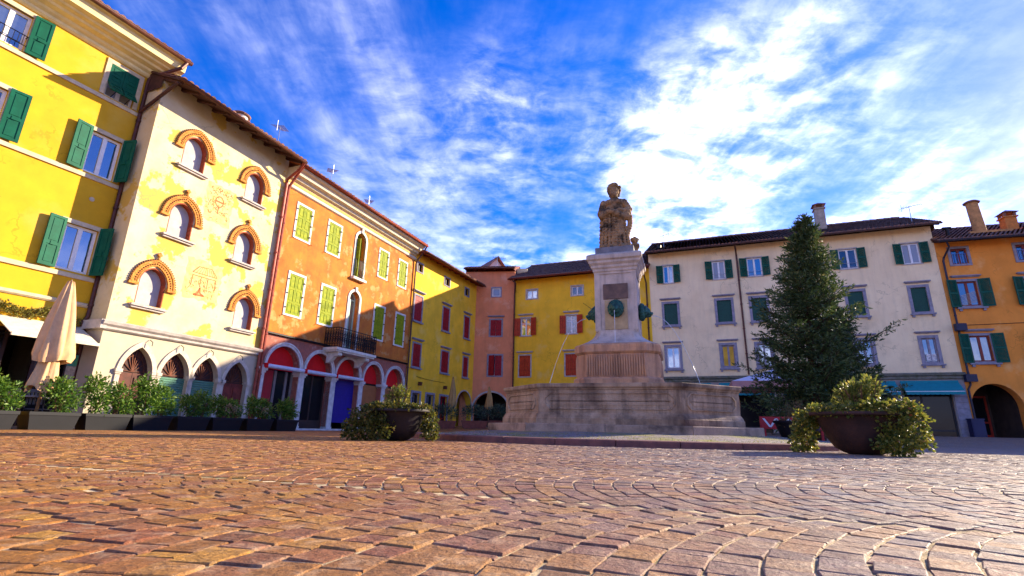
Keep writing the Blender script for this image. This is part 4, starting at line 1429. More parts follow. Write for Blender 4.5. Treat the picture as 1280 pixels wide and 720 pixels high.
def build_peach():
    h = house('peach_house', (-2.676, 36.427), 97.0, 'narrow peach house in the corner with a wide dark archway')
    L = 2.899
    m = mat('peach_stucco', lin('#e58e60'), 0.92, 0.10, 1.0, 0.12, 70, crack=0.4, patch=(lin('#e8a884'), 0.9, 0.56, 0.7), streak=0.16)
    o1 = op(1.20, 1.84, 9.78, 10.44); o2 = op(1.16, 1.98, 6.80, 7.98); o3 = op(1.10, 2.06, 3.90, 5.35)
    ar = op(0.10, 2.60, 0, 2.72, 'round', 1.55, depth=0.5)
    wall(h, -0.9, L, -0.4, 11.75, [o1, o2, o3, ar], m, 6.0)
    niche(h, ar, 3.5, PLASTER_D)
    fr = MB(); fr.band(arch_pts(-0.02, 2.72, 1.55, 2.84, 'round'), arch_pts(0.10, 2.60, 1.55, 2.72, 'round'), -0.02, 0.03)
    fr.box(-0.18, 0.095, -0.03, 0.4, 0, 1.55); fr.build('arch', STONE, h)
    o = surround(h, o1['u0'], o1['u1'], o1['z0'], o1['z1'], 0.09, STONE_V, 0.03, hood=False)
    sash(o, o1['u0'], o1['u1'], o1['z0'], o1['z1'], 0.08, WHITE, 0.08, n=1)
    for k in (o2, o3):
        o = surround(h, k['u0'], k['u1'], k['z0'], k['z1'], 0.11, STONE_V, 0.03, hood=(k is o2))
        hw = (k['u1'] - k['u0']) / 2
        shutter(h, k['u0'] + 0.004, k['z0'], k['z1'], hw - 0.03, 1, 0 if k is o2 else 22, 'plank', RED_S, 0.015)
        shutter(h, k['u1'] - 0.004, k['z0'], k['z1'], hw + 0.01, -1, 0, 'plank', RED_S, 0.02)
        sash(o, k['u0'], k['u1'], k['z0'], k['z1'], 0.13, WHITE, 0.06)
    ro = roof(h, -0.95, L + 0.05, 11.80, 0.5, 20, 3.0, 5, TILE, 0.7, WOOD_R, WOOD_R, COPPER, 0.05)
    b = MB(); b.box(L + 0.05, L + 0.85, 0.9, 1.25, 10.6, 12.25); b.build('party_wall', mat('party_wall_cream', lin('#d9c99a'), 0.9, 0.15, 4), h)
    b = MB(); b.tube([(L + 0.02, -0.10, 11.3), (L + 0.02, -0.10, 0.2)], 0.055, 8); b.build('downpipe', COPPER, h)
    antenna(ro, 1.3, 1.4, 12.4, 13.4, 0.3, 1.0, 7)
    return h


def build_yellow_back():
    h = house('yellow_house', (0.201, 36.074), 112.0, 'yellow house behind the fountain with rust red shutters folded open')
    L = 9.825
    m = mat('yellow_stucco_ochre', lin('#f7c02c'), 0.92, 0.10, 1.0, 0.12, 70, crack=0.4, patch=(lin('#ecc058'), 0.8, 0.56, 0.7), streak=0.18, streak_col=lin('#b98f2a'))
    ops, cfg = [], []
    for c in (0.0, 3.42, 6.9):
        ops += [op(0.98 + c, 1.78 + c, 9.50, 10.16), op(0.55 + c, 1.33 + c, 6.76, 8.06), op(0.48 + c, 1.32 + c, 3.84, 5.32)]
    wall(h, 0, L, -0.4, 11.0, ops + [op(3.0, 5.0, 0.0, 2.5, depth=0.3)], m, 7.0)
    niche(h, op(3.0, 5.0, 0.0, 2.5, depth=0.3), 2.0, PLASTER_D)
    for i, k in enumerate(ops):
        o = surround(h, k['u0'], k['u1'], k['z0'], k['z1'], 0.09, STONE, 0.03, hood=i % 3 > 0)
        if i % 3 == 0:
            sash(o, k['u0'], k['u1'], k['z0'], k['z1'], 0.10, WHITE, 0.06)
        elif i % 3 == 1:
            sash(o, k['u0'], k['u1'], k['z0'], k['z1'], 0.10, WHITE, 0.06, bar=0.68)
            for s in (-1, 1):
                shutter(h, k['u0'] - 0.01 if s < 0 else k['u1'] + 0.01, k['z0'], k['z1'], 0.44, s, 12, 'plank', RED_O, -0.07)
        else:
            hw = (k['u1'] - k['u0']) / 2
            for s in (-1, 1):
                shutter(h, k['u0'] + 0.004 if s > 0 else k['u1'] - 0.004, k['z0'] + 0.01, k['z1'] - 0.01, hw - 0.008, s, 0, 'plank', RED_O, 0.015)
    ro = roof(h, -0.2, L + 0.1, 10.85, 0.80, 27, 4.2, None, TILE_D, 1.3, WOOD_R, WOOD_R, mat('red_fascia', lin('#6e2a1c'), 0.6, 0.2), 0.085)
    downpipe(h, [(0.12, -0.86, 10.82), (0.36, -0.70, 10.55), (0.10, -0.16, 10.1), (0.06, -0.12, 9.9), (0.06, -0.12, 0.2)], COPPER, 0.05)
    downpipe(h, [(L - 0.35, -0.86, 10.82), (L - 0.30, -0.60, 10.5), (L - 0.22, -0.12, 10.0), (L - 0.2, -0.12, 0.2)], COPPER, 0.05)
    c = MB(); c.tube([(5.2, -0.01, 8.9), (6.1, -0.01, 8.2)], 0.015, 4); c.build('cable', IRON, h)
    return h


GRN_D = mat('dark_green_shutter', lin('#0a4f3c'), 0.6, 0.18, 6, spec=0.25)


def build_cream_long():
    h = house('cream_house', (9.31, 32.394), 111.8, 'long pale cream house with green shutters and teal shop awnings behind the fir tree')
    L = 15.78
    m = mat('cream_stucco_pale', lin('#f5dcac'), 0.92, 0.06, 0.8, 0.12, 70, crack=0.4, col2=lin('#ecd0a0'), patch=(lin('#e0c89c'), 0.6, 0.55, 0.68), streak=0.20, streak_col=lin('#a8977f'))
    A = [(0.92, 1.56), (4.0, 4.76), (6.06, 6.90), (11.08, 12.0), (14.22, 15.04)]
    B = [(0.84, 1.66), (4.08, 4.92), (6.08, 6.92), (11.20, 11.98), (14.26, 14.98)]
    Cc = [(0.84, 1.62), (4.12, 4.86), (6.12, 6.88), (11.26, 12.0), (14.28, 14.92)]
    ops = [op(a, b, 9.84, 11.06) for a, b in A] + [op(a, b, 7.02, 8.42) for a, b in B] + [op(a, b, 4.20, 5.54) for a, b in Cc]
    shops = [op(0.6, 3.0, 0.2, 3.0, depth=0.3), op(3.9, 6.5, 0.2, 3.0, depth=0.3), op(7.3, 9.4, 0.2, 3.0, depth=0.3), op(10.2, 12.4, 0.2, 3.0, depth=0.3), op(13.05, 15.15, 0.2, 3.0, depth=0.3)]
    wall(h, 0, L, 3.3, 12.0, ops, m, 7.5)
    gf = mat('shop_stone', lin('#9b938c'), 0.9, 0.12, 4, 0.3, 40)
    wall(h, 0.002, L - 0.002, -0.3, 3.3, shops, gf, 7.4)
    green = mat('roller_blind_green', lin('#0b4536'), 0.6, 0.12, 8)
    for i, k in enumerate(ops):
        r = i // 5
        o = surround(h, k['u0'], k['u1'], k['z0'], k['z1'], 0.08 if r == 0 else 0.15, STONE if r == 0 else STONE_V, 0.04, sill=0.0 if r == 0 else 0.06, hood=r > 0, ears=r > 0)
        if r == 0:
            sash(o, k['u0'], k['u1'], k['z0'], k['z1'], 0.10, WHITE, 0.07, tilt=0.01)
            if i % 5 in (1, 2, 3):
                rr = MB()
                for z in (0.08, 0.34):
                    rr.tube([(k['u0'], -0.03, k['z0'] + z), (k['u1'], -0.03, k['z0'] + z)], 0.012, 4)
                rr.build('railing', mat('grey_rail', lin('#8d8a90'), 0.5), o)
            for s in (-1, 1):
                shutter(h, k['u0'] - 0.02 if s < 0 else k['u1'] + 0.02, k['z0'], k['z1'], 0.42, s, 14 if s < 0 else 10, 'louver', GRN_D, -0.06)
        elif r == 1:
            b = MB()
            n = 26
            for q in range(n):
                z = k['z0'] + (k['z1'] - k['z0']) * q / n
                b.box(k['u0'], k['u1'], 0.06 + 0.008 * (q % 2), 0.10, z, z + (k['z1'] - k['z0']) / n)
            b.build('roller_blind', green, o)
        else:
            warm = i % 5 == 1
            sash(o, k['u0'], k['u1'], k['z0'], k['z1'], 0.10, WHITE if i % 5 == 0 else STONE_V, 0.07)
            if warm:
                c = MB()
                for q in range(14):
                    x = k['u0'] + 0.06 + (k['u1'] - k['u0'] - 0.12) * q / 14
                    c.box(x, x + 0.045, 0.085 + 0.006 * (q % 2), 0.095, k['z0'] + 0.08, k['z1'] - 0.08)
                c.build('curtain', mat('yellow_curtain', lin('#d8a838'), 0.8, 0.15), o)
            if i % 5 == 4:
                for x in (k['u0'] + 0.10, k['u1'] - 0.28):
                    c = MB(); c.box(x, x + 0.20, 0.060, 0.066, k['z0'] + 0.10, k['z0'] + 0.46); c.build('notice', mat('paper_notice', lin('#dcd9d4'), 0.8, 0.5, 25), o)
    profile_run(h, -0.02, L + 0.05, [(0.06, 3.30), (0.10, 3.34), (0.10, 3.46), (0.20, 3.50), (0.24, 3.60), (0.05, 3.66)], mat('mossy_cornice', lin('#77736a'), 0.9, 0.25, 4, 0.3, 40, col2=lin('#5d6048')), 'cornice')
    teal = mat('teal_canvas', lin('#0f7f86'), 0.75, 0.08, 5)
    for k in shops:
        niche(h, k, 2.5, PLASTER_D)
        f = MB()
        for x in (k['u0'], k['u0'] + 0.75, k['u1'] - 0.08):
            f.box(x, x + 0.08, 0.16, 0.24, 0.2, 3.0)
        f.box(k['u0'], k['u1'], 0.17, 0.23, 0.6, 0.68)
        fo = f.build('shopfront', mat('shopfront_dark', lin('#2a2424'), 0.5), h)
        g = MB(); g.box(k['u0'] + 0.02, k['u1'] - 0.02, 0.195, 0.205, 0.25, 2.98); g.build('pane', GLASS_B, fo)
        a0, a1 = k['u0'] - 0.12, k['u1'] + 0.32
        w = MB()
        P = [(-0.12, 3.16), (-0.70, 2.66)]
        w.add([(a0, P[0][0], P[0][1]), (a1, P[0][0], P[0][1]), (a1, P[1][0], P[1][1]), (a0, P[1][0], P[1][1])], [(0, 1, 2, 3)])
        w.add([(a0, P[0][0], P[0][1] - 0.015), (a1, P[0][0], P[0][1] - 0.015), (a1, P[1][0], P[1][1] - 0.015), (a0, P[1][0], P[1][1] - 0.015)], [(3, 2, 1, 0)])
        n = 12
        for q in range(n):   # scalloped valance
            x0 = a0 + (a1 - a0) * q / n; x1 = a0 + (a1 - a0) * (q + 1) / n
            c = (x0 + x1) / 2; rr = (x1 - x0) / 2
            w.prism([(x0, 2.66)] + [(c - rr * math.cos(t * PI / 6), 2.48 - rr * 0.35 * math.sin(t * PI / 6)) for t in range(7)] + [(x1, 2.66)], -0.712, -0.700)
        w.box(a0, a1, -0.16, -0.11, 3.12, 3.22)
        ao = w.build('awning', teal, h)
        st_ = MB(); st_.box(a0, a1, -0.7155, -0.7125, 2.60, 2.63); st_.build('awning_braid', WHITE, ao)
    for z in range(9):
        b = MB(); b.box(15.20, 15.74, -0.05 - 0.006 * (z % 2), 0.05, 0.2 + z * 0.315, 0.2 + z * 0.315 + 0.30); b.build('quoin_block', STONE_V, h)
    ro = roof(h, -0.15, L + 0.25, 11.80, 0.80, 25, 4.5, None, TILE_D, 1.75, WOOD_D, WOOD_D, mat('dark_fascia', lin('#4a302c'), 0.6, 0.2), 0.07)
    chimney(ro, 10.9, 2.2, 12.6, 14.65, 0.55, mat('chimney_buff', lin('#a89a88'), 0.9, 0.2, 5, 0.3), 'square')
    antenna(ro, 1.0, 1.0, 12.4, 13.7, 2.6, 1.3, 8)
    v = MB(); v.tube([(0.75, 0.5, 12.3), (0.75, 0.5, 12.75)], 0.12, 8); v.build('roof_vent', IRON, ro)
    antenna(ro, 15.2, 0.6, 12.3, 13.6, 0.2, 1.2, 7, 0.25)
    downpipe(h, [(5.42, -0.86, 11.76), (5.46, -0.6, 11.6), (5.50, -0.12, 11.3), (5.50, -0.10, 11.2), (5.50, -0.10, 3.7)], COPPER, 0.055)
    return h


def build_ochre_right():
    h = house('ochre_house', (23.961, 26.534), 107.0, 'orange ochre house with dark green shutters and round portico arch')
    L = 12.5
    m = mat('ochre_stucco', lin('#ea9238'), 0.92, 0.10, 0.9, 0.12, 70, crack=0.4, patch=(lin('#eba65c'), 0.8, 0.56, 0.7), streak=0.16, streak_col=lin('#b56a30'))
    ops = []
    for c in (0.0, 2.96, 5.95, 8.9):
        ops += [op(0.66 + c, 1.42 + c, 9.62, 10.52), op(0.62 + c, 1.52 + c, 7.22, 8.60), op(0.62 + c, 1.52 + c, 4.20, 5.58)]
    ars = [op(0.10 + c, 2.32 + c, 0.1, 3.05, 'round', 1.85, depth=0.55) for c in (0.0, 2.62, 5.24, 7.86)]
    wall(h, 0.01, L, -0.3, 10.95, ops + ars, m, 7.0)
    brown = mat('window_wood_red', lin('#7c2a16'), 0.5, 0.15)
    for i, k in enumerate(ops):
        r = i % 3
        o = surround(h, k['u0'], k['u1'], k['z0'], k['z1'], 0.13, STONE_V, 0.04, sill=0.0 if r == 0 else 0.10, hood=r > 0, ears=r > 0)
        sash(o, k['u0'], k['u1'], k['z0'], k['z1'], 0.09, brown, 0.075)
        if r > 0:
            for s in (-1, 1):
                shutter(h, k['u0'] - 0.02 if s < 0 else k['u1'] + 0.04, k['z0'] - 0.08, k['z1'] + 0.10, 0.52, s, 16, 'louver', GRN_D, -0.07)
        if r == 1:
            g = MB()
            for q in range(9):
                g.tube([(k['u0'] + 0.1, 0.05, k['z0'] + 0.02 + q * 0.07), (k['u1'] - 0.1, 0.05, k['z0'] + 0.26 + q * 0.07)], 0.014, 4)
            g.build('window_grille', mat('cream_slat', lin('#b8a58a'), 0.7), o)
        if r == 0:
            g = MB()
            for q in range(6):
                x = k['u0'] + 0.08 + (k['u1'] - k['u0'] - 0.16) * q / 5
                g.tube([(x, 0.02, k['z0']), (x, 0.02, k['z0'] + 0.62)], 0.012, 4)
            g.tube([(k['u0'], 0.02, k['z0'] + 0.62), (k['u1'], 0.02, k['z0'] + 0.62)], 0.014, 4)
            g.build('window_grille', mat('blue_grille', lin('#5f86c8'), 0.5), o)
    c = MB(); c.tube([(0.3, -0.02, 6.16), (4.0, -0.02, 6.22), (9, -0.02, 6.2)], 0.018, 4); c.build('cable', IRON, h)
    for j, k in enumerate(ars):
        niche(h, k, 2.6, PLASTER_D, 'portico')
        d = MB(); x0 = k['u0'] + 1.05; y = 2.95
        d.box(x0, x0 + 0.10, y - 0.1, y, 0.3, 2.6); d.box(x0 + 0.90, x0 + 1.0, y - 0.1, y, 0.3, 2.6); d.box(x0 + 0.10, x0 + 0.90, y - 0.1, y, 2.5, 2.6); d.box(x0 + 0.10, x0 + 0.90, y - 0.1, y, 0.3, 0.5); d.box(x0 + 0.10, x0 + 0.90, y - 0.1, y, 1.1, 1.2)
        do = d.build('portico_door', mat('door_bright_red', lin('#a02a14'), 0.5, 0.1), h)
        g = MB(); g.box(x0 + 0.10, x0 + 0.90, y - 0.05, y - 0.04, 0.5, 2.5); g.build('pane', GLASS_B, do)
        d = MB(); x1 = k['u0'] + 0.05
        d.box(x1, x1 + 0.72, y - 0.06, y - 0.0, 0.8, 0.9); d.box(x1 + 0.62, x1 + 0.72, y - 0.061, y, 0.9, 2.5); d.box(x1, x1 + 0.10, y - 0.061, y, 0.9, 2.5)
        do = d.build('portico_window', mat('door_bright_red', lin('#a02a14')), h)
        g = MB(); g.box(x1 + 0.1, x1 + 0.62, y - 0.04, y - 0.03, 0.9, 2.5); g.build('pane', GLASS_B, do)
    for x in (2.36, 4.98, 7.6):
        b = MB(); b.box(x, x + 0.32, -0.03, 0.5, 0.1, 0.65); b.build('pier_base', STONE_V, h)
    ro = roof(h, -0.12, L, 10.72, 0.85, 25, 4.5, None, TILE_D, 1.5, WOOD_D, WOOD_D, mat('grey_gutter', lin('#3c3a44'), 0.5, 0.2, metal=0.4), 0.085)
    och = mat('chimney_ochre', lin('#c08a52'), 0.9, 0.2, 5, 0.3)
    chimney(ro, 3.1, 1.5, 11.4, 13.75, 0.62, och, 'round', -0.12)
    chimney(ro, 4.55, 1.6, 11.4, 12.65, 0.56, mat('chimney_orange', lin('#c87a38'), 0.9, 0.2, 5, 0.3), 'square')
    b = MB(); b.box(2.2, 4.2, 0.75, 2.2, 11.2, 11.75); b.build('chimney_base', och, ro)
    v = MB(); v.tube([(1.05, 0.6, 11.3), (1.05, 0.6, 12.0)], 0.09, 8); v.tube([(0.85, 0.6, 12.0), (1.25, 0.6, 12.0)], 0.08, 6); v.build('roof_vent', IRON, ro)
    pp = mat('navy_pipe', lin('#33303c'), 0.5, 0.2, metal=0.3)
    downpipe(h, [(0.18, -0.9, 10.70), (0.34, -0.70, 10.45), (0.26, -0.12, 10.0), (0.22, -0.10, 9.8), (0.20, -0.10, 3.0), (0.05, -0.12, 2.75), (0.05, -0.12, 0.2)], pp, 0.05)
    for z, x in ((6.02, 0.24), (3.32, 0.18)):
        b = MB(); b.box(x - 0.24, x + 0.24, -0.40, -0.14, z - 0.19, z + 0.19); b.build('junction_box', mat('navy_box', lin('#23243c'), 0.5), h)
    return h


for fn in (build_yellow_tall, build_cream, build_orange, build_yellow_red, build_peach, build_yellow_back, build_cream_long, build_ochre_right):
    fn()

# gabled attic of a house further back, seen above the red-shuttered yellow house
def build_back_gable():
    h = house('gabled_house', (-1.5, 44.5), 60.0, 'white gabled house top rising behind the peach house roof')
    b = MB()
    w, d, ze, zr = 1.25, 5.0, 14.2, 15.6
    b.prism([(-w, -0.2), (w, -0.2), (w, ze), (0, zr), (-w, ze)], 0, d)
    b.build('wall', mat('white_gable', lin('#d8d2cc'), 0.9, 0.1), h)
    r = MB()
    for s in (-1, 1):
        r.add([(s * (w + 0.25), -0.35, ze - 0.22), (0, -0.35, zr + 0.08), (0, d, zr + 0.08), (s * (w + 0.25), d, ze - 0.22),
               (s * (w + 0.25), -0.35, ze - 0.10), (0, -0.35, zr + 0.22), (0, d, zr + 0.22), (s * (w + 0.25), d, ze - 0.10)],
              [(0, 1, 2, 3), (7, 6, 5, 4), (0, 4, 5, 1), (0, 3, 7, 4)])
    r.build('roof', TILE, h)
    k = MB(); k.box(-0.25, 0.25, -0.03, 0.02, ze - 0.1, ze + 0.55); k.build('window', GLASS_B, h)


build_back_gable()


# ------------------------------------------------------------------ fountain platform, kerb, fountain, statue
def fmound(r):
    t = min(1, max(0, (KERB_R - 0.2 - r) / 2.2))
    return 0.105 + 0.115 * t * t * (3 - 2 * t)


def build_platform():
    mb = MB()
    n = 72
    rs = [0.0, 1.5, 2.6, 3.2, 3.7, 4.2, 4.7, KERB_R - 0.215]
    mb.v.append((0, 0, fmound(0)))
    for r in rs[1:]:
        for k in range(n):
            a = 2 * PI * k / n
            mb.v.append((r * math.cos(a), r * math.sin(a), fmound(r)))
    mb.f += [(0, 1 + k, 1 + (k + 1) % n) for k in range(n)]
    for i in range(len(rs) - 2):
        for k in range(n):
            mb.f.append((1 + i * n + k, 1 + (i + 1) * n + k, 1 + (i + 1) * n + (k + 1) % n, 1 + i * n + (k + 1) % n))
    m = mat('platform_setts', lin('#8d827c'), 0.85, 0.25, 8, 0.9, 45, col2=lin('#6c6260'), patch=(lin('#8a8440'), 0.9, 0.52, 0.62), fine=0.5)
    o = mb.build('fountain_platform', m, smooth=True)
    o.location = (FC[0], FC[1], 0); o.rotation_euler = (0, 0, F_ROT)
    tag(o, kind='structure')
    ks = 34
    km = mat('kerb_red_stone', lin('#7a4a40'), 0.8, 0.2, 6, 0.4, 50, col2=lin('#5e3c38'), fine=0.3)
    for k in range(ks):
        b = MB()
        a0 = 2 * PI * k / ks + 0.0012; a1 = 2 * PI * (k + 1) / ks - 0.0012
        st = 3
        ring = []
        dz = rnd.uniform(-0.006, 0.006)
        prof = [(KERB_R - 0.22, -0.05), (KERB_R - 0.22, 0.112), (KERB_R - 0.03, 0.108), (KERB_R - 0.006, 0.098), (KERB_R, 0.08), (KERB_R + 0.002, -0.05)]
        for i in range(st + 1):
            a = a0 + (a1 - a0) * i / st
            for r, z in prof:
                ring.append((r * math.cos(a), r * math.sin(a), z + (dz if z > 0 else 0)))
        p = len(prof)
        fs = [(i * p + j, i * p + j + 1, (i + 1) * p + j + 1, (i + 1) * p + j) for i in range(st) for j in range(p - 1)]
        fs += [tuple(range(p)), tuple(range(st * p + p - 1, st * p - 1, -1))]
        b.add(ring, fs).build('kerb_stone', km, o)
    # grass growing in the joints
    g = np.random.default_rng(5)
    n = 2600
    th = g.uniform(-2.5, -0.55, n); r = KERB_R - 0.25 - np.abs(g.normal(0, 0.9, n))
    P = []
    gb = MB()
    pts = np.stack([r * np.cos(th), r * np.sin(th), np.array([fmound(x) for x in r]) - 0.004], 1)
    keep = np.array([mnoise.noise(Vector((p[0] * 1.1, p[1] * 1.1, 3.3))) > -0.05 for p in pts]) & (r > 3.25)
    pts = pts[keep]
    D = np.stack([g.normal(0, 0.5, len(pts)), g.normal(0, 0.5, len(pts)), np.ones(len(pts)) * 0.8], 1)
    leaves(gb, pts, D, 0.035, 0.16, seed=4)
    go = gb.build('grass', leafmat('grass_blades', [(0, (0.10, 0.13, 0.02)), (0.6, (0.20, 0.20, 0.04)), (1, (0.28, 0.24, 0.08))]))
    go.location = o.location; go.rotation_euler = o.rotation_euler
    tag(go, 'short yellow green grass growing on the fountain platform', 'grass', kind='stuff')


build_platform()

OA, OB = 1.534, 2.73
OE = (OA + OB) / math.sqrt(2)


def octo(b, e, d=0.0):
    """octagon corners, counter-clockwise from the front-left; b = face distance, e = chamfer distance"""
    b, e = b + d, e + d
    u = e * math.sqrt(2) - b
    return [(-u, -b), (u, -b), (b, -u), (b, u), (u, b), (-u, b), (-b, u), (-b, -u)]


def oct_sweep(mb, b, e, prof, close_top=False):
    base = len(mb.v)
    for d, z in prof:
        for x, y in octo(b, e, d):
            mb.v.append((x, y, z))
    for i in range(len(prof) - 1):
        for k in range(8):
            k2 = (k + 1) % 8
            mb.f.append((base + i * 8 + k, base + i * 8 + k2, base + (i + 1) * 8 + k2, base + (i + 1) * 8 + k))
    if close_top:
        mb.f.append(tuple(base + (len(prof) - 1) * 8 + k for k in range(8)))


def build_fountain():
    f = empty('fountain', (FC[0], FC[1], 0), F_ROT, 'octagonal stone fountain basin with fluted pedestal and green bronze lion heads', 'fountain')
    bs = mat('basin_stone', lin('#b5987a'), 0.85, 0.2, 2.5, 0.5, 35, col2=lin('#957556'), streak=0.85, streak_col=lin('#30211a'), patch=(lin('#4c372b'), 0.95, 0.48, 0.66), fine=0.3, slo=0.46, shi=0.76)
    ps = mat('pedestal_stone', lin('#c4b2a2'), 0.85, 0.14, 3, 0.4, 35, col2=lin('#b0a092'), streak=0.55, streak_col=lin('#4a3a34'), fine=0.2, slo=0.47, shi=0.76)
    os_ = mat('pedestal_ochre_stone', lin('#c8946a'), 0.85, 0.2, 3, 0.4, 35, col2=lin('#b0866a'), streak=0.75, streak_col=lin('#40281e'), fine=0.25, slo=0.47, shi=0.76)
    ss = mat('step_stone', lin('#b0937a'), 0.85, 0.2, 3, 0.5, 35, streak=0.35, streak_col=lin('#2f2622'), patch=(lin('#5a4a3e'), 1.4, 0.5, 0.66), fine=0.4)
    # step: one block per side
    co, ci = octo(OB, OE, 0.42), octo(OB, OE, -0.3)
    for k in range(8):
        k2 = (k + 1) % 8
        a, b = Vector((*co[k], 0)), Vector((*co[k2], 0)); c, d = Vector((*ci[k2], 0)), Vector((*ci[k], 0))
        t = (b - a).normalized() * 0.006
        nseg = 2 if k % 2 == 0 else 1
        for q in range(nseg):
            a_, b_ = a.lerp(b, q / nseg), a.lerp(b, (q + 1) / nseg); d_, c_ = d.lerp(c, q / nseg), d.lerp(c, (q + 1) / nseg)
            A, B, Cq, Dq = a_ + t, b_ - t, c_ - t, d_ + t
            mid = (A + B + Cq + Dq) / 4
            s = MB()
            ztop = 0.375 + rnd.uniform(-0.006, 0.006)
            inn = [p.lerp(mid, 0.02) for p in (A, B)] + [Cq, Dq]
            vs = [(p.x, p.y, 0.10) for p in (A, B, Cq, Dq)] + [(p.x, p.y, ztop - 0.02) for p in (A, B, Cq, Dq)] + [(p.x, p.y, ztop) for p in inn]
            s.add(vs, [(0, 1, 5, 4), (1, 2, 6, 5), (3, 0, 4, 7), (2, 3, 7, 6), (4, 5, 9, 8), (5, 6, 10, 9), (7, 4, 8, 11), (6, 7, 11, 10), (8, 9, 10, 11)])
            s.build('step_block', ss, f)
    bm = MB()
    prof = [(0.075, 0.36), (0.075, 0.50), (0.06, 0.515), (0.05, 0.55), (0.035, 0.575), (0.02, 0.60), (0.012, 0.61), (0.0, 0.62), (0.0, 1.10), (0.02, 1.115), (0.03, 1.14), (0.06, 1.16), (0.07, 1.18), (0.07, 1.235), (0.06, 1.25),
            (-0.28, 1.255), (-0.30, 1.24), (-0.30, 0.5)]
    oct_sweep(bm, OB, OE, prof)
    bo = bm.build('basin', bs, f)
    # raised panel mouldings with clipped corners, one per face
    oc = octo(OB, OE, 0.0)
    for k in range(8):
        a, b = Vector((*oc[k], 0)), Vector((*oc[(k + 1) % 8], 0))
        t = (b - a); Lf = t.length; t.normalize(); n = Vector((t.y, -t.x, 0))
        p = MB()
        m = 0.13
        c = 0.11
        z0, z1 = 0.68, 1.05

        def outl(i):
            x0, x1, y0, y1 = m + i, Lf - m - i, z0 + i, z1 - i
            q = c * 0.9
            return [(x0, y0 + q), (x0 + q * 0.5, y0 + q * 0.5), (x0 + q, y0), (x1 - q, y0), (x1 - q * 0.5, y0 + q * 0.5), (x1, y0 + q), (x1, y1 - q), (x1 - q * 0.5, y1 - q * 0.5), (x1 - q, y1), (x0 + q, y1), (x0 + q * 0.5, y1 - q * 0.5), (x0, y1 - q)]
        lay = [(0, -0.01), (0.008, 0.024), (0.026, 0.026), (0.036, 0.004), (0.036, -0.01)]
        vs = []
        for i, w in lay:
            for x, z in outl(i):
                q = a + t * x + n * w
                vs.append((q.x, q.y, z))
        fs = [(i * 12 + j, i * 12 + (j + 1) % 12, (i + 1) * 12 + (j + 1) % 12, (i + 1) * 12 + j) for i in range(len(lay) - 1) for j in range(12)]
        # plain field inside the moulding, slightly proud
        inn = outl(0.10)
        o2 = len(vs)
        for x, z in inn:
            q = a + t * x + n * 0.010; vs.append((q.x, q.y, z))
        fs.append(tuple(range(o2, o2 + 12)))
        p.add(vs, fs); p.build('basin_panel', bs, bo)
    w = MB(); w.v = [(x, y, 1.12) for x, y in octo(OB, OE, -0.29)]; w.f = [tuple(range(8))]
    wm = bpy.data.materials.new('fountain_water'); wm.use_nodes = True
    q = wm.node_tree.nodes['Principled BSDF']; q.inputs['Base Color'].default_value = (0.03, 0.05, 0.04, 1); q.inputs['Roughness'].default_value = 0.05
    w.build('water', wm, f)
    # pedestal base with gadrooned front
    pb = MB(); B2 = 1.07; E2 = 1.30
    oct_sweep(pb, B2, E2, [(0.06, 0.9), (0.06, 1.50), (0.02, 1.54), (-0.04, 1.56), (-0.04, 2.14), (0.0, 2.17), (0.03, 2.20), (0.03, 2.36), (0.0, 2.40), (-0.05, 2.42)], True)
    po = pb.build('pedestal_base', os_, f)
    ro = octo(B2, E2, -0.04)
    for k in range(8):
        a, b = Vector((*ro[k], 0)), Vector((*ro[(k + 1) % 8], 0))
        L_ = (b - a).length
        if k % 2:
            continue
        nr = 24
        t = (b - a).normalized(); n = Vector((t.y, -t.x, 0))
        for i in range(nr):
            c = a + t * (L_ * (i + 0.5) / nr)
            r = MB()
            wv = L_ / nr * 0.43
            pts = [(1.555, 0.45), (1.62, 1.0), (1.80, 1.05), (2.02, 1.0), (2.10, 0.7), (2.135, 0.3)]
            for z, s in pts:
                for j in range(5):
                    an = PI * j / 4
                    p = c + t * (-wv * math.cos(an) * s) + n * (0.055 * math.sin(an) * s - 0.004)
                    r.v.append((p.x, p.y, z))
            r.f += [(u * 5 + j, u * 5 + j + 1, (u + 1) * 5 + j + 1, (u + 1) * 5 + j) for u in range(5) for j in range(4)]
            r.build('flute', os_, po, smooth=True)
    # flare from the base up to the die
    fl = MB()
    for t in range(9):
        s = t / 8
        z = 2.42 + 0.42 * s
        u = 1.03 - 0.46 * (1 - (1 - s) ** 2.2)
        e = u * (1.20 if s < 0.5 else 1.20 + 0.14 * (s - 0.5))
        fl.v += [(x, y, z) for x, y in octo(u, min(e, u * 1.40))]
    fl.f += [(i * 8 + k, i * 8 + (k + 1) % 8, (i + 1) * 8 + (k + 1) % 8, (i + 1) * 8 + k) for i in range(8) for k in range(8)]
    fl.build('pedestal_flare', ps, f)
    d = MB()
    q = 0.545
    d.box(-q, q, -q, q, 2.80, 4.46)
    for s in (-1, 1):                       # corner strips
        for s2 in (-1, 1):
            d.box(s * (q - 0.13), s * (q + 0.02), s2 * (q - 0.13), s2 * (q + 0.02), 2.84, 4.46)
    do = d.build('pedestal', ps, f)
    c = MB()
    sq = lambda r: [(-r, -r), (r, -r), (r, r), (-r, r)]
    prof = [(0.57, 4.42), (0.57, 4.47), (0.60, 4.50), (0.60, 4.56), (0.64, 4.60), (0.64, 4.66), (0.70, 4.72), (0.70, 4.78), (0.75, 4.82), (0.75, 4.92), (0.72, 4.96), (0.60, 5.02), (0.3, 5.03)]
    for r, z in prof:
        c.v += [(x, y, z) for x, y in sq(r)]
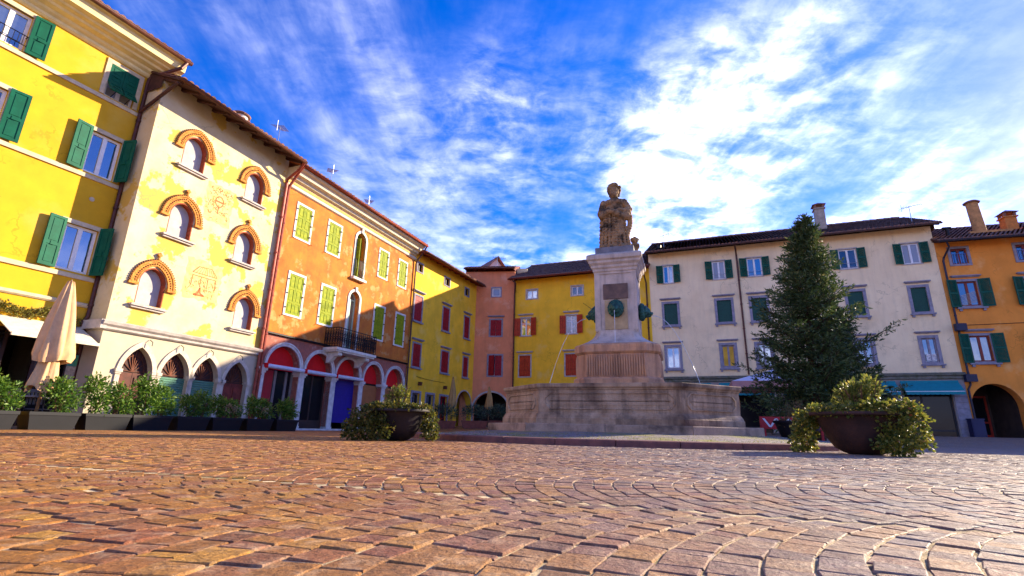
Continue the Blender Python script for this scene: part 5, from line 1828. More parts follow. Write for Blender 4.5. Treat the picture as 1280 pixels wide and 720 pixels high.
    c.f += [(i * 4 + k, i * 4 + (k + 1) % 4, (i + 1) * 4 + (k + 1) % 4, (i + 1) * 4 + k) for i in range(len(prof) - 1) for k in range(4)] + [tuple(range((len(prof) - 1) * 4, len(prof) * 4))]
    c.build('pedestal_cornice', ps, f)
    p = MB(); p.box(-0.53, 0.53, -0.53, 0.53, 5.0, 5.22); p.build('plinth', mat('plinth_grey', lin('#76757a'), 0.85, 0.2, 5, 0.4), f)
    pl = MB(); pl.box(-0.33, 0.33, -0.585, -0.54, 3.70, 4.12); pl.build('plaque', mat('plaque_dark_stone', lin('#6a5346'), 0.7, 0.25, 5, 0.3, col2=lin('#54423a')), do)
    pl = MB(); pl.box(-0.30, 0.30, -0.565, -0.54, 2.86, 3.66); pl.build('inset_panel', mat('panel_ochre', lin('#b39a72'), 0.85, 0.2, 4, 0.3), do)
    # lion heads
    br = mat('green_bronze', lin('#2c5a4c'), 0.55, 0.3, 9, 0.3, 40, col2=lin('#173a36'), metal=0.35)

    def lion(name_rot, out):
        h = MB()
        for i in range(15):
            a = 2 * PI * i / 15
            h.ell((0.19 * math.cos(a), -0.10, 0.02 + 0.22 * math.sin(a)), (0.075, 0.09, 0.075), 8, 6)
        for i in range(12):
            a = 2 * PI * i / 12 + 0.2
            h.ell((0.13 * math.cos(a), -0.20, 0.03 + 0.15 * math.sin(a)), (0.06, 0.08, 0.06), 8, 6)
        h.ell((0, -0.12, 0), (0.18, 0.16, 0.21)); h.ell((0, -0.26, 0.02), (0.12, 0.12, 0.14)); h.ell((0, -0.36, -0.045), (0.07, 0.09, 0.06))
        h.ell((0, -0.42, -0.015), (0.035, 0.03, 0.025)); h.ell((0, -0.33, -0.13), (0.055, 0.06, 0.03))
        for s in (-1, 1):
            h.ell((s * 0.055, -0.34, 0.06), (0.03, 0.03, 0.02)); h.ell((s * 0.05, -0.30, 0.10), (0.05, 0.04, 0.025)); h.ell((s * 0.15, -0.16, 0.17), (0.05, 0.05, 0.06))
            h.ell((s * 0.045, -0.39, -0.07), (0.04, 0.04, 0.035))
        o = h.build('lion_head', br, do)
        rm = o.modifiers.new('r', 'REMESH'); rm.mode = 'VOXEL'; rm.voxel_size = 0.016; rm.use_smooth_shade = True
        bake(o)
        o.rotation_euler = (0, 0, name_rot); o.scale = (0.86, 0.86, 0.86)
        o.location = (out * math.sin(name_rot), -out * math.cos(name_rot), 3.40)
        return o
    for rz in (0, PI / 2, -PI / 2, PI):
        lion(rz, 0.545)
    # water spouts
    wj = bpy.data.materials.new('water_jet'); wj.use_nodes = True
    q = wj.node_tree.nodes['Principled BSDF']; q.inputs['Base Color'].default_value = (0.75, 0.8, 0.85, 1); q.inputs['Roughness'].default_value = 0.15; q.inputs['Transmission Weight'].default_value = 0.35; q.inputs['IOR'].default_value = 1.33
    for rz, v0 in ((0, 0.10), (PI / 2, 1.75), (-PI / 2, 1.75), (PI, 1.2)):
        z0, y0 = 3.30, -0.545 - 0.38
        P = []
        T = math.sqrt(2 * (z0 - 1.12) / 9.81)
        for i in range(15):
            t = T * i / 14
            P.append((rnd.uniform(-0.004, 0.004), y0 - v0 * t, z0 - 4.905 * t * t))
        j = MB().tube(P, [0.0075 + 0.003 * math.sin(i * 1.7) for i in range(15)], 6).build('water_jet', wj, f, smooth=True)
        j.rotation_euler = (0, 0, rz)
    return f


def bake(o):
    dg = bpy.context.evaluated_depsgraph_get()
    me = bpy.data.meshes.new_from_object(o.evaluated_get(dg))
    old = o.data
    o.modifiers.clear()
    o.data = me
    me.name = old.name
    bpy.data.meshes.remove(old)


build_fountain()


def build_statue():
    s = MB()

    def cap(a, b, r0, r1, n=6):
        for i in range(n + 1):
            t = i / n
            r = r0 + (r1 - r0) * t
            s.ell([a[k] + (b[k] - a[k]) * t for k in range(3)], (r, r, r), 10, 8)
    # rocky foot
    s.ell((0.0, 0, 0.05), (0.46, 0.40, 0.14)); s.ell((-0.28, -0.1, 0.12), (0.18, 0.2, 0.14)); s.ell((0.22, -0.12, 0.10), (0.22, 0.2, 0.13)); s.ell((0.02, -0.25, 0.06), (0.3, 0.12, 0.10))
    # legs under the long robe, weight on one leg
    cap((-0.10, 0.0, 0.15), (-0.12, 0.0, 1.05), 0.15, 0.21, 8); cap((0.15, -0.10, 0.15), (0.12, -0.04, 1.02), 0.13, 0.20, 8)
    cap((0.15, -0.14, 0.55), (0.12, -0.06, 0.95), 0.13, 0.17)
    s.ell((0.16, -0.30, 0.10), (0.07, 0.13, 0.06)); s.ell((-0.12, -0.28, 0.10), (0.07, 0.13, 0.06))
    # robe folds
    for i in range(15):
        t = i / 14
        x = -0.40 + 0.80 * t
        y = -0.16 - 0.10 * math.sin(t * PI) + (0.055 if i % 2 else -0.02)
        k = 0.03 * math.sin(i * 2.3)
        cap((x * 0.98, y, 0.10), (x * 0.66 - 0.03 + k, y * 0.85, 1.08), 0.060 if i % 2 == 0 else 0.045, 0.036, 11)
    for i in range(6):                      # folds pulled diagonally to the hip
        cap((-0.30 + 0.05 * i, -0.24, 0.62 - 0.07 * i), (0.26, -0.22, 1.10 - 0.05 * i), 0.034, 0.026, 10)
    # bunched cloth round the hips
    for i in range(9):
        t = i / 8
        s.ell((-0.34 + 0.72 * t, -0.16 - 0.10 * math.sin(PI * t), 1.14 + 0.10 * math.sin(t * 5) - 0.03), (0.13, 0.12, 0.085))
    cap((-0.36, -0.1, 1.28), (0.34, -0.20, 1.08), 0.09, 0.10, 8)
    # cloak falling on one side
    for i in range(6):
        x = -0.42 + 0.045 * i
        cap((x, 0.06 - 0.03 * i, 0.15), (x + 0.03, 0.02 - 0.03 * i, 1.36), 0.085, 0.06, 10)
    cap((-0.42, 0.0, 1.25), (-0.33, -0.06, 1.54), 0.10, 0.10)
    # torso, chest, neck
    s.ell((0.0, 0.0, 1.22), (0.26, 0.19, 0.24)); s.ell((0.0, 0.0, 1.45), (0.27, 0.19, 0.26)); s.ell((0.0, -0.01, 1.56), (0.35, 0.19, 0.16))
    s.ell((-0.11, -0.14, 1.56), (0.12, 0.08, 0.09)); s.ell((0.12, -0.14, 1.56), (0.12, 0.08, 0.09))
    cap((0, 0, 1.64), (0.0, -0.02, 1.86), 0.14, 0.10, 5)
    # head, beard, wreath of curls
    n_head = len(s.v)
    s.ell((0.0, -0.03, 1.98), (0.125, 0.145, 0.165)); s.ell((0, -0.16, 1.96), (0.028, 0.035, 0.045)); s.ell((0, -0.12, 1.86), (0.085, 0.07, 0.09))
    for sx in (-1, 1):
        s.ell((sx * 0.05, -0.145, 2.015), (0.035, 0.03, 0.014))
    for i in range(44):
        a = rnd.uniform(0, 2 * PI); e = rnd.uniform(0.05, 1.5)
        x, y, z = math.cos(a) * math.cos(e) * 0.155, math.sin(a) * math.cos(e) * 0.17, math.sin(e) * 0.19
        if y < -0.10 and z < 0.09:
            continue
        s.ell((x, y - 0.01, 2.0 + z), (0.055, 0.055, 0.05), 7, 5)
    for sx in (-1, 1):
        for i in range(3):
            s.ell((sx * (0.135 - 0.02 * i), 0.02 + 0.03 * i, 2.03 - i * 0.06), (0.05, 0.08, 0.05), 7, 5)
    s.ell((0.02, 0.0, 2.20), (0.05, 0.05, 0.06))
    for i in range(n_head, len(s.v)):
        x, y, z = s.v[i]
        s.v[i] = (x * 1.18, y * 1.12 - 0.01, 1.74 + (z - 1.80) * 1.12)
    # arms: one hanging with the cloak, one bent with the hand at the hip
    cap((-0.32, 0.0, 1.58), (-0.42, -0.06, 1.26), 0.11, 0.09); cap((-0.42, -0.06, 1.30), (-0.30, -0.22, 1.12), 0.08, 0.065)
    cap((0.28, 0.0, 1.59), (0.43, -0.04, 1.32), 0.10, 0.085, 7); cap((0.43, -0.04, 1.32), (0.22, -0.24, 1.22), 0.085, 0.07, 7)
    s.ell((0.19, -0.26, 1.23), (0.07, 0.06, 0.06))
    for k in range(4):
        cap((0.15 - 0.01 * k, -0.30, 1.27 - 0.028 * k), (0.09 - 0.01 * k, -0.30, 1.25 - 0.03 * k), 0.024, 0.020, 3)
    for i in range(5):                      # mantle over the far shoulder
        cap((0.34 - 0.03 * i, 0.08, 0.3), (0.20 - 0.03 * i, 0.12, 1.45), 0.07, 0.05, 9)
    # garland hanging from the bent arm
    for i in range(11):
        t = i / 10
        s.ell((0.38 + 0.05 * math.sin(t * 4), -0.12, 1.22 - 0.75 * t), (0.10 - 0.03 * t, 0.08, 0.07), 7, 5)
    o = s.build('statue', mat('statue_stone', lin('#a07e56'), 0.9, 0.3, 3.2, 0.9, 30, col2=lin('#86694c'), patch=(lin('#3c3226'), 2.6, 0.47, 0.58), fine=0.5))
    rm = o.modifiers.new('r', 'REMESH'); rm.mode = 'VOXEL'; rm.voxel_size = 0.0115; rm.use_smooth_shade = True
    tx = bpy.data.textures.new('erosion', 'CLOUDS'); tx.noise_scale = 0.05; tx.noise_depth = 3
    dm = o.modifiers.new('d', 'DISPLACE'); dm.texture = tx; dm.strength = 0.028; dm.mid_level = 0.5
    bake(o)
    o.location = (FC[0], FC[1], 5.20)
    o.rotation_euler = (0, 0, F_ROT + 0.05)
    tag(o, 'weathered stone figure in long robe, hand on hip, on the fountain pedestal', 'statue')
    # small child figure beside the robe
    c = MB()
    c.ell((0, 0, 0.10), (0.11, 0.10, 0.14)); c.ell((0, 0, 0.28), (0.10, 0.09, 0.13)); c.ell((0.01, -0.02, 0.45), (0.105, 0.11, 0.11))
    for i in range(12):
        a = i * 0.52
        c.ell((0.01 + 0.09 * math.cos(a), 0.02 + 0.09 * math.sin(a), 0.49 + 0.03 * math.sin(i * 2.2)), (0.045, 0.045, 0.045), 6, 5)
    c.ell((0.01, -0.13, 0.44), (0.022, 0.025, 0.025))
    for sx in (-1, 1):
        c.ell((sx * 0.10, -0.05, 0.26), (0.045, 0.06, 0.09)); c.ell((sx * 0.06, -0.10, 0.06), (0.055, 0.10, 0.06))
    o2 = c.build('child_figure', o.data.materials[0], o)
    rm = o2.modifiers.new('r', 'REMESH'); rm.mode = 'VOXEL'; rm.voxel_size = 0.015; rm.use_smooth_shade = True
    bake(o2)
    o2.location = (0.52, 0.12, -0.06)


build_statue()


# ------------------------------------------------------------------ plants
IVY = [(0.0, (0.045, 0.07, 0.012)), (0.3, (0.10, 0.13, 0.02)), (0.55, (0.22, 0.21, 0.03)), (0.80, (0.42, 0.33, 0.05)), (0.93, (0.28, 0.13, 0.05)), (1.0, (0.36, 0.06, 0.03))]
SHRUB = [(0.0, (0.03, 0.08, 0.012)), (0.45, (0.09, 0.19, 0.02)), (0.8, (0.20, 0.32, 0.04)), (1.0, (0.34, 0.38, 0.08))]


def blob_leaves(mb, blobs, per, size, seed, aspect=0.5, up=0.4, shell=0.55, droop=0.0):
    g = np.random.default_rng(seed)
    for (c, r) in blobs:
        n = int(per * (r[0] * r[1] + r[0] * r[2] + r[1] * r[2]) * 1.3)
        d = g.normal(size=(n, 3)); d /= np.linalg.norm(d, axis=1, keepdims=True)
        rad = shell + (1 - shell) * g.uniform(0, 1, (n, 1)) ** 0.6
        lump = np.array([0.82 + 0.5 * mnoise.noise(Vector(tuple(q * 2.2)) + Vector((seed * 3.1, c[0] * 5, c[2] * 7))) for q in d])[:, None]
        P = np.array(c) + d * np.array(r) * rad * lump
        D = d + g.normal(0, 0.7, (n, 3)); D[:, 2] += up - droop * np.abs(D[:, 2])
        leaves(mb, P, D, size, aspect, seed=seed * 7 + 1, R=np.clip(g.beta(1.6, 2.2, n), 0, 1))


def build_bowl_planter(name, x, y, R, H, rz, label, seed, spill, tuft, rust, sc=1.0, ivy='ivy_leaf'):
    z = gz(x, y)
    o = empty(name, (x, y, z), rz, label, 'planter', 'round metal bowl planters')
    b = MB()
    prof = [(0.0, 0.0), (R * 0.30, 0.0), (R * 0.40, 0.03), (R * 0.55, 0.14 * H), (R * 0.68, 0.36 * H), (R * 0.78, 0.62 * H), (R * 0.85, 0.84 * H), (R * 0.90, 0.90 * H), (R * 1.03, 0.925 * H), (R * 1.04, 0.95 * H), (R * 1.03, H), (R * 0.93, H), (R * 0.86, 0.86 * H)]
    b.lathe(prof, 40)
    bo = b.build('bowl', rust, o, smooth=True); smooth_angle(bo, 35)
    s = MB().lathe([(0.0, 0.90 * H), (R * 0.87, 0.88 * H)], 30).build('soil', mat('soil', lin('#3a2a20'), 0.95, 0.3, 20, 0.8), o)
    lm = leafmat(ivy, IVY if ivy == 'ivy_leaf' else [(p, tuple(0.55 * q for q in c)) for p, c in IVY])
    f = MB()
    blob_leaves(f, spill, 1900, 0.056, seed, 0.8, -0.2)
    fo = f.build('trailing_ivy', lm, o)
    t = MB()
    blob_leaves(t, tuft, 1250, 0.075, seed + 9, 0.5, 0.7, 0.15)
    t.build('shrub', leafmat('shrub_yellow_leaf', [(0, (0.05, 0.08, 0.015)), (0.4, (0.14, 0.16, 0.025)), (0.75, (0.30, 0.27, 0.05)), (1, (0.42, 0.33, 0.10))]), o)
    st = MB()
    g = random.Random(seed)
    for (c, r) in tuft:
        for i in range(9):
            a = g.uniform(0, 2 * PI); e = (c[0] + r[0] * 0.8 * math.cos(a), c[1] + r[1] * 0.8 * math.sin(a), c[2] + r[2] * g.uniform(0.2, 0.9))
            st.tube([(c[0] * 0.6, c[1] * 0.6, H * 0.86), ((c[0] * 0.6 + e[0]) / 2 + 0.03, (c[1] * 0.6 + e[1]) / 2, (H * 0.9 + e[2]) / 2), e], [0.014, 0.010, 0.005], 5)
    st.build('twigs', mat('twig_bark', lin('#6a4a34'), 0.9, 0.2), o)
    o.scale = (sc, sc, sc)
    return o


RUST = mat('rusty_metal', lin('#45291f'), 0.7, 0.35, 3, 0.3, 40, col2=lin('#2c1c18'), streak=0.4, streak_col=lin('#2a1a16'), metal=0.2)
BLACKM = mat('blackened_metal', lin('#241d20'), 0.6, 0.3, 4, 0.2, 40, metal=0.3)


def spillset(R, H, left, right, thin):
    L_ = []
    for i in range(18):                       # crust of ivy along the rim
        a = 2 * PI * i / 18
        L_.append(((R * 0.86 * math.cos(a), R * 0.86 * math.sin(a), H + 0.04), (0.17, 0.17, thin)))
    L_ += left + right
    return L_


R1, H1 = 0.78, 0.70
build_bowl_planter('bowl_planter', 5.08, 7.45, R1, H1, math.radians(-34), 'rust brown bowl planter with yellowing ivy spilling to the ground', 21,
                   spillset(R1, H1, [((-0.86, -0.05, 0.42), (0.24, 0.34, 0.36)), ((-0.92, -0.05, 0.18), (0.26, 0.36, 0.24)), ((-0.80, 0.2, 0.60), (0.2, 0.3, 0.16))],
                            [((0.44, -0.50, 0.54), (0.30, 0.26, 0.30)), ((0.54, -0.48, 0.26), (0.34, 0.28, 0.28)), ((0.26, -0.56, 0.76), (0.36, 0.26, 0.16)), ((0.70, -0.26, 0.46), (0.30, 0.34, 0.40)), ((0.42, -0.62, 0.18), (0.34, 0.26, 0.22)), ((0.62, -0.3, 0.74), (0.3, 0.3, 0.18))], 0.12),
                   [((0.0, 0.02, 1.02), (0.36, 0.34, 0.28)), ((0.20, 0.05, 1.12), (0.26, 0.26, 0.26)), ((-0.14, 0.0, 0.95), (0.28, 0.26, 0.20))], RUST, 0.82)
R2, H2 = 0.64, 0.62
build_bowl_planter('bowl_planter', -1.98, 9.2, R2, H2, math.radians(12), 'black bowl planter with dark green ivy hanging over both sides', 33,
                   spillset(R2, H2, [((-0.62, -0.10, 0.40), (0.42, 0.36, 0.30)), ((-0.72, -0.14, 0.20), (0.46, 0.40, 0.24)), ((-0.40, -0.40, 0.52), (0.30, 0.22, 0.22)), ((-0.36, -0.5, 0.24), (0.30, 0.22, 0.26))],
                            [((0.64, -0.10, 0.40), (0.17, 0.3, 0.26)), ((0.68, -0.12, 0.18), (0.20, 0.3, 0.20))], 0.07),
                   [((-0.05, 0.0, 0.84), (0.26, 0.26, 0.26)), ((0.02, 0.0, 0.98), (0.18, 0.2, 0.17))], BLACKM, 0.86, 'ivy_leaf_dark')


def build_small_bowl():
    x, y = 7.05, 12.6
    o = empty('bowl_planter', (x, y, gz(x, y)), 0, 'small black bowl planter holding a reddish dry bush before the fir', 'planter', 'round metal bowl planters')
    b = MB().lathe([(0, 0), (0.26, 0), (0.33, 0.06), (0.44, 0.34), (0.50, 0.52), (0.54, 0.53), (0.54, 0.58), (0.49, 0.58), (0.47, 0.5)], 32)
    bo = b.build('bowl', BLACKM, o, smooth=True); smooth_angle(bo, 35)
    MB().lathe([(0, 0.54), (0.48, 0.53)], 20).build('soil', MATS['soil'], o)
    f = MB(); blob_leaves(f, [((0, 0, 0.80), (0.36, 0.36, 0.30)), ((-0.35, -0.1, 0.55), (0.2, 0.2, 0.14))], 900, 0.07, 51, 0.35, 0.9, 0.1)
    f.build('shrub', leafmat('dry_shrub_leaf', [(0, (0.08, 0.07, 0.02)), (0.5, (0.16, 0.12, 0.04)), (1, (0.26, 0.12, 0.06))]), o)


build_small_bowl()


# troughs with shrubs in front of the cafe
def trough_shell(L, W, H):
    b = MB()
    t = 0.88
    lo = [(-L / 2 * t, -W / 2 * t), (L / 2 * t, -W / 2 * t), (L / 2 * t, W / 2 * t), (-L / 2 * t, W / 2 * t)]
    hi = [(-L / 2, -W / 2), (L / 2, -W / 2), (L / 2, W / 2), (-L / 2, W / 2)]
    rg = [(lo, 0.0), (hi, H - 0.07)]
    rim = [(x * 1.03 + 0.0, y * 1.06) for x, y in hi]
    rg += [(rim, H - 0.07), (rim, H), ([(x * 0.96, y * 0.90) for x, y in hi], H), ([(x * 0.95, y * 0.88) for x, y in hi], H - 0.1)]
    for pts, z in rg:
        b.v += [(x, y, z) for x, y in pts]
    b.f += [(i * 4 + k, i * 4 + (k + 1) % 4, (i + 1) * 4 + (k + 1) % 4, (i + 1) * 4 + k) for i in range(5) for k in range(4)] + [(3, 2, 1, 0)]
    return b


def build_troughs():
    az = 20.8
    t = Vector((math.sin(math.radians(az)), math.cos(math.radians(az)), 0)); n = Vector((t.y, -t.x, 0))
    C0 = Vector((-11.72, 14.2, 0))
    starts = [-3.62, -2.41, -1.32, -0.26, 0.92, 2.02, 3.22, 4.42]
    lens = [1.02, 0.95, 1.0, 1.02, 0.97, 1.02, 1.04, 0.98]
    looks = ['full bright green shrub, at the cafe end of the row', 'single leafy shrub at one end, beside the parasol', 'two separate upright green shrubs', 'tallest and fullest light green shrub',
             'thin dark green shrub before the green roller shutters', 'sparse shrub with dry tan flower heads', 'dense dark shrub with dry tan flower heads', 'dark shrub at the arcade end of the row']
    H_ = 0.38
    tops = [[(-0.2, 0.5, 0.5), (0.25, 0.35, 0.40)], [(0.12, 0.42, 0.44)], [(-0.25, 0.48, 0.42), (0.28, 0.40, 0.34)], [(-0.15, 0.52, 0.50), (0.3, 0.42, 0.42)], [(0.0, 0.30, 0.40), (0.35, 0.38, 0.30)], [(-0.2, 0.34, 0.36), (0.25, 0.30, 0.34)], [(-0.1, 0.36, 0.42), (0.3, 0.34, 0.34)], [(0.0, 0.34, 0.34), (0.22, 0.38, 0.30)]]
    pm = mat('black_plastic', lin('#131419'), 0.5, 0.12, 6, spec=0.3)
    lm = leafmat('laurel_leaf', SHRUB)
    shell = None
    for i, (s, L, tp) in enumerate(zip(starts, lens, tops)):
        p = C0 + t * (s + L / 2) + n * (2.5 - 0.22)
        o = empty('planter_trough', (p.x, p.y, 0), math.radians(90 - az) + rnd.uniform(-0.02, 0.02), 'black plastic trough with ' + looks[i], 'planter', 'black planter troughs along the cafe')
        if shell is None:
            so = trough_shell(1.0, 0.44, H_).build('trough', pm, o); shell = so.data
        else:
            so = inst(shell, 'trough', o)
        so.scale = (L, 1, 1)
        sl = MB(); sl.box(-L * 0.47, L * 0.47, -0.19, 0.19, H_ - 0.09, H_ - 0.05); sl.build('soil', MATS['soil'], o)
        f = MB()
        blobs = []
        for (x, hh, r) in tp:
            hh *= 1.4; r *= 1.4
            blobs.append(((x, 0, H_ + hh * 0.75), (r * 0.72, 0.26, hh * 0.62)))
            blobs.append(((x + 0.1, -0.05, H_ + hh * 0.35), (r * 0.6, 0.24, hh * 0.42)))
            blobs.append(((x - 0.08, 0.05, H_ + hh * 1.05), (r * 0.45, 0.2, hh * 0.40)))
        blob_leaves(f, blobs, 1150, 0.085, 60 + i, 0.45, 0.2, 0.2)
        f.build('foliage', lm, o)
        st = MB()
        for (x, hh, r) in tp:
            for k in range(6):
                a = rnd.uniform(0, 2 * PI)
                st.tube([(x + 0.03 * math.cos(a), 0.03 * math.sin(a), H_ - 0.06), (x + 0.12 * math.cos(a), 0.1 * math.sin(a), H_ + hh * 0.5), (x + r * 0.5 * math.cos(a), 0.2 * math.sin(a), H_ + hh * 1.05)], [0.014, 0.010, 0.005], 5)
        st.build('stems', MATS['twig_bark'], o)
        if i in (5, 6):
            d = MB(); blob_leaves(d, [((0.1, -0.14, H_ + 0.25), (0.34, 0.12, 0.12)), ((0.0, -0.12, H_ + 0.33), (0.2, 0.1, 0.08))], 900, 0.06, 80 + i, 0.8, 0.5, 0.3)
            d.build('dried_flowers', leafmat('dried_flower', [(0, (0.40, 0.26, 0.13)), (1, (0.62, 0.46, 0.28))]), o)


build_troughs()


def build_oleanders():
    tm = mat('terracotta_trough', lin('#7a4436'), 0.85, 0.2, 5, 0.2)
    lm = leafmat('oleander_leaf', [(0, (0.03, 0.06, 0.04)), (0.5, (0.07, 0.12, 0.08)), (1, (0.20, 0.26, 0.17))])
    looks = ['below the grey doors of the yellow house', 'between door and archway', 'in front of the peach archway', 'close to the fountain step']
    for i, (x, y, L) in enumerate([(-3.75, 30.2, 1.3), (-2.05, 30.6, 1.5), (-0.65, 31.2, 1.2), (0.35, 30.4, 1.0)]):
        o = empty('planter_trough', (x, y, gz(x, y)), 0.12, 'terracotta trough with grey green oleander ' + looks[i], 'planter', 'terracotta oleander troughs')
        s = trough_shell(L, 0.5, 0.45).build('trough', tm, o)
        sl = MB(); sl.box(-L * 0.46, L * 0.46, -0.2, 0.2, 0.36, 0.40); sl.build('soil', MATS['soil'], o)
        f = MB(); blob_leaves(f, [((-0.3 * L, 0, 0.92), (0.40, 0.38, 0.45)), ((0.3 * L, 0, 0.86), (0.42, 0.38, 0.44)), ((0, 0, 1.05), (0.42, 0.4, 0.42))], 480, 0.16, 91 + i, 0.22, 0.8, 0.25)
        f.build('foliage', lm, o)


build_oleanders()


# climbing vine over the cafe awning
def build_vine():
    az = 25.0
    h = empty('climbing_vine', (-12.515, 14.502, 0), math.radians(90 - az), 'thin yellow green climbing vine along the wall above the cafe awning', 'vine')
    s = MB()
    P = [(-3.6 + 0.25 * i, -0.05, 3.02 + 0.07 * math.sin(i * 1.3)) for i in range(14)]
    s.tube(P, 0.015, 5)
    s.tube([(-1.95, -0.05, 0.0), (-1.98, -0.07, 1.2), (-2.0, -0.05, 2.4), (-2.1, -0.05, 3.0)], 0.02, 5)
    s.build('stem', MATS['twig_bark'], h)
    f = MB()
    blob_leaves(f, [((p[0], -0.10, p[2]), (0.20, 0.10, 0.16)) for p in P], 1500, 0.07, 17, 0.7, 0.2, 0.2)
    f.build('foliage', leafmat('vine_leaf', [(0, (0.10, 0.10, 0.02)), (0.5, (0.25, 0.22, 0.04)), (1, (0.42, 0.34, 0.10))]), h)
    f2 = MB(); blob_leaves(f2, [((-2.0, -0.14, 2.5), (0.10, 0.1, 0.5)), ((-2.05, -0.14, 1.9), (0.10, 0.1, 0.4))], 900, 0.06, 18, 0.7, 0.2, 0.2)
    f2.build('dry_foliage', leafmat('vine_dry', [(0, (0.10, 0.05, 0.02)), (1, (0.20, 0.10, 0.04))]), h)


build_vine()


# ------------------------------------------------------------------ fir tree
def build_fir(bx, by, Ht, wide, count, label, seed, top):
    z0 = gz(bx, by)
    o = empty('fir_tree', (bx, by, z0), 0, label, 'tree')
    g = np.random.default_rng(seed)

    def axis(z):
        t = z / Ht
        return np.array([top[0] * t * t, top[1] * t, z])
    tr = MB()
    tr.tube([tuple(axis(Ht * i / 12)) for i in range(13)], [0.17 * (1 - i / 12.4) + 0.012 for i in range(13)], 9)
    to = tr.build('trunk', mat('fir_bark', lin('#4a3226'), 0.95, 0.3, 8, 0.6, 30), o, smooth=True)
    br = MB(); nd = MB()
    P_all, D_all, S_all = [], [], []
    z = 1.0
    while z < Ht - 0.05:
        t = (z - 0.6) / (Ht - 0.6)
        base = wide * (1 - t) ** 0.90 * (0.92 + 0.08 * math.sin(z * 7)) + 0.06
        if t < 0.18: base *= 0.80 + t * 1.1
        nb = int(8 + 4 * (1 - t)) if t < 0.9 else 5
        ph = g.uniform(0, 6.28)
        for i in range(nb):
            a = ph + 2 * PI * i / nb + g.normal(0, 0.22)
            Lb = base * g.choice([g.uniform(0.55, 0.8), g.uniform(0.8, 1.0), g.uniform(0.92, 1.08)]) * (0.9 + 0.22 * mnoise.noise(Vector((math.cos(a) * 1.4, math.sin(a) * 1.4, z * 0.9 + seed))))
            if math.cos(a) > 0.2 and 0.06 < t < 0.42: Lb *= 1.10
            rise_ = (0.55 * t + 0.02) * Lb
            n = 9
            pts = []
            c0 = axis(z + g.uniform(-0.12, 0.12))
            for k in range(n + 1):
                s = k / n
                r = Lb * s
                pts.append(np.array([c0[0] + math.cos(a) * r, c0[1] + math.sin(a) * r, c0[2] + rise_ * s - 0.34 * Lb * (1 - t) * s * (1 - s) * 1.4 + 0.10 * Lb * s * s]))
            br.tube([tuple(p) for p in pts], [0.028 * (1 - k / n) * (1 - 0.6 * t) + 0.005 for k in range(n + 1)], 4)
            side = np.array([-math.sin(a), math.cos(a), 0])
            for k in range(1, n + 1):
                s = k / n
                d = pts[k] - pts[k - 1]; d /= np.linalg.norm(d)
                tl = (0.42 * Lb * (1 - s * 0.75) * g.uniform(0.7, 1.2) + 0.10) * (0.5 if s < 0.3 else 1)
                for sg in (-1, 0, 1):
                    if sg == 0 and k < n - 1:
                        w = d * 0.7 + np.array([0, 0, 0.5])
                        l2 = 0.13
                    else:
                        w = d * 0.75 + side * sg * 0.9 + np.array([0, 0, g.normal(-0.05, 0.15)])
                        l2 = tl
                    w = w / np.linalg.norm(w)
                    m = max(2, int(l2 / 0.035))
                    q = np.linspace(0.05, 1, m)[:, None]
                    P_all.append(pts[k] + w * l2 * q - np.array([0, 0, 0.06]) * q * q + g.normal(0, 0.02, (m, 3)))
                    D_all.append(np.repeat((w + 0)[None], m, 0) + g.normal(0, 0.55, (m, 3)))
        z += 0.19 + 0.15 * (1 - t)
    P = np.concatenate(P_all); D = np.concatenate(D_all)
    keep = g.uniform(0, 1, len(P)) < min(1, count / len(P))
    P, D = P[keep], D[keep]
    leaves(nd, P, D, 0.145, 0.28, 0.1, 0.4, R=np.clip(g.beta(2, 2.4, len(P)) + 0.12 * (P[:, 2] / Ht - 0.4), 0, 1), seed=6)
    tag(br.build('branches', MATS['fir_bark'], o), kind='stuff')
    nd.build('crown', leafmat('fir_needles', [(0, (0.018, 0.04, 0.012)), (0.45, (0.05, 0.085, 0.02)), (0.8, (0.11, 0.14, 0.035)), (1, (0.22, 0.19, 0.07))], 0.25, 0.6), o)
    print('fir needles', len(P))


build_fir(10.2, 17.0, 7.95, 2.85, 100000, 'tall dark green fir tree standing in front of the cream house', 11, (0.48, -0.1))
build_fir(12.3, 18.6, 5.0, 1.75, 34000, 'shorter dark fir tree half hidden behind the tall fir', 14, (0.1, 0.1))


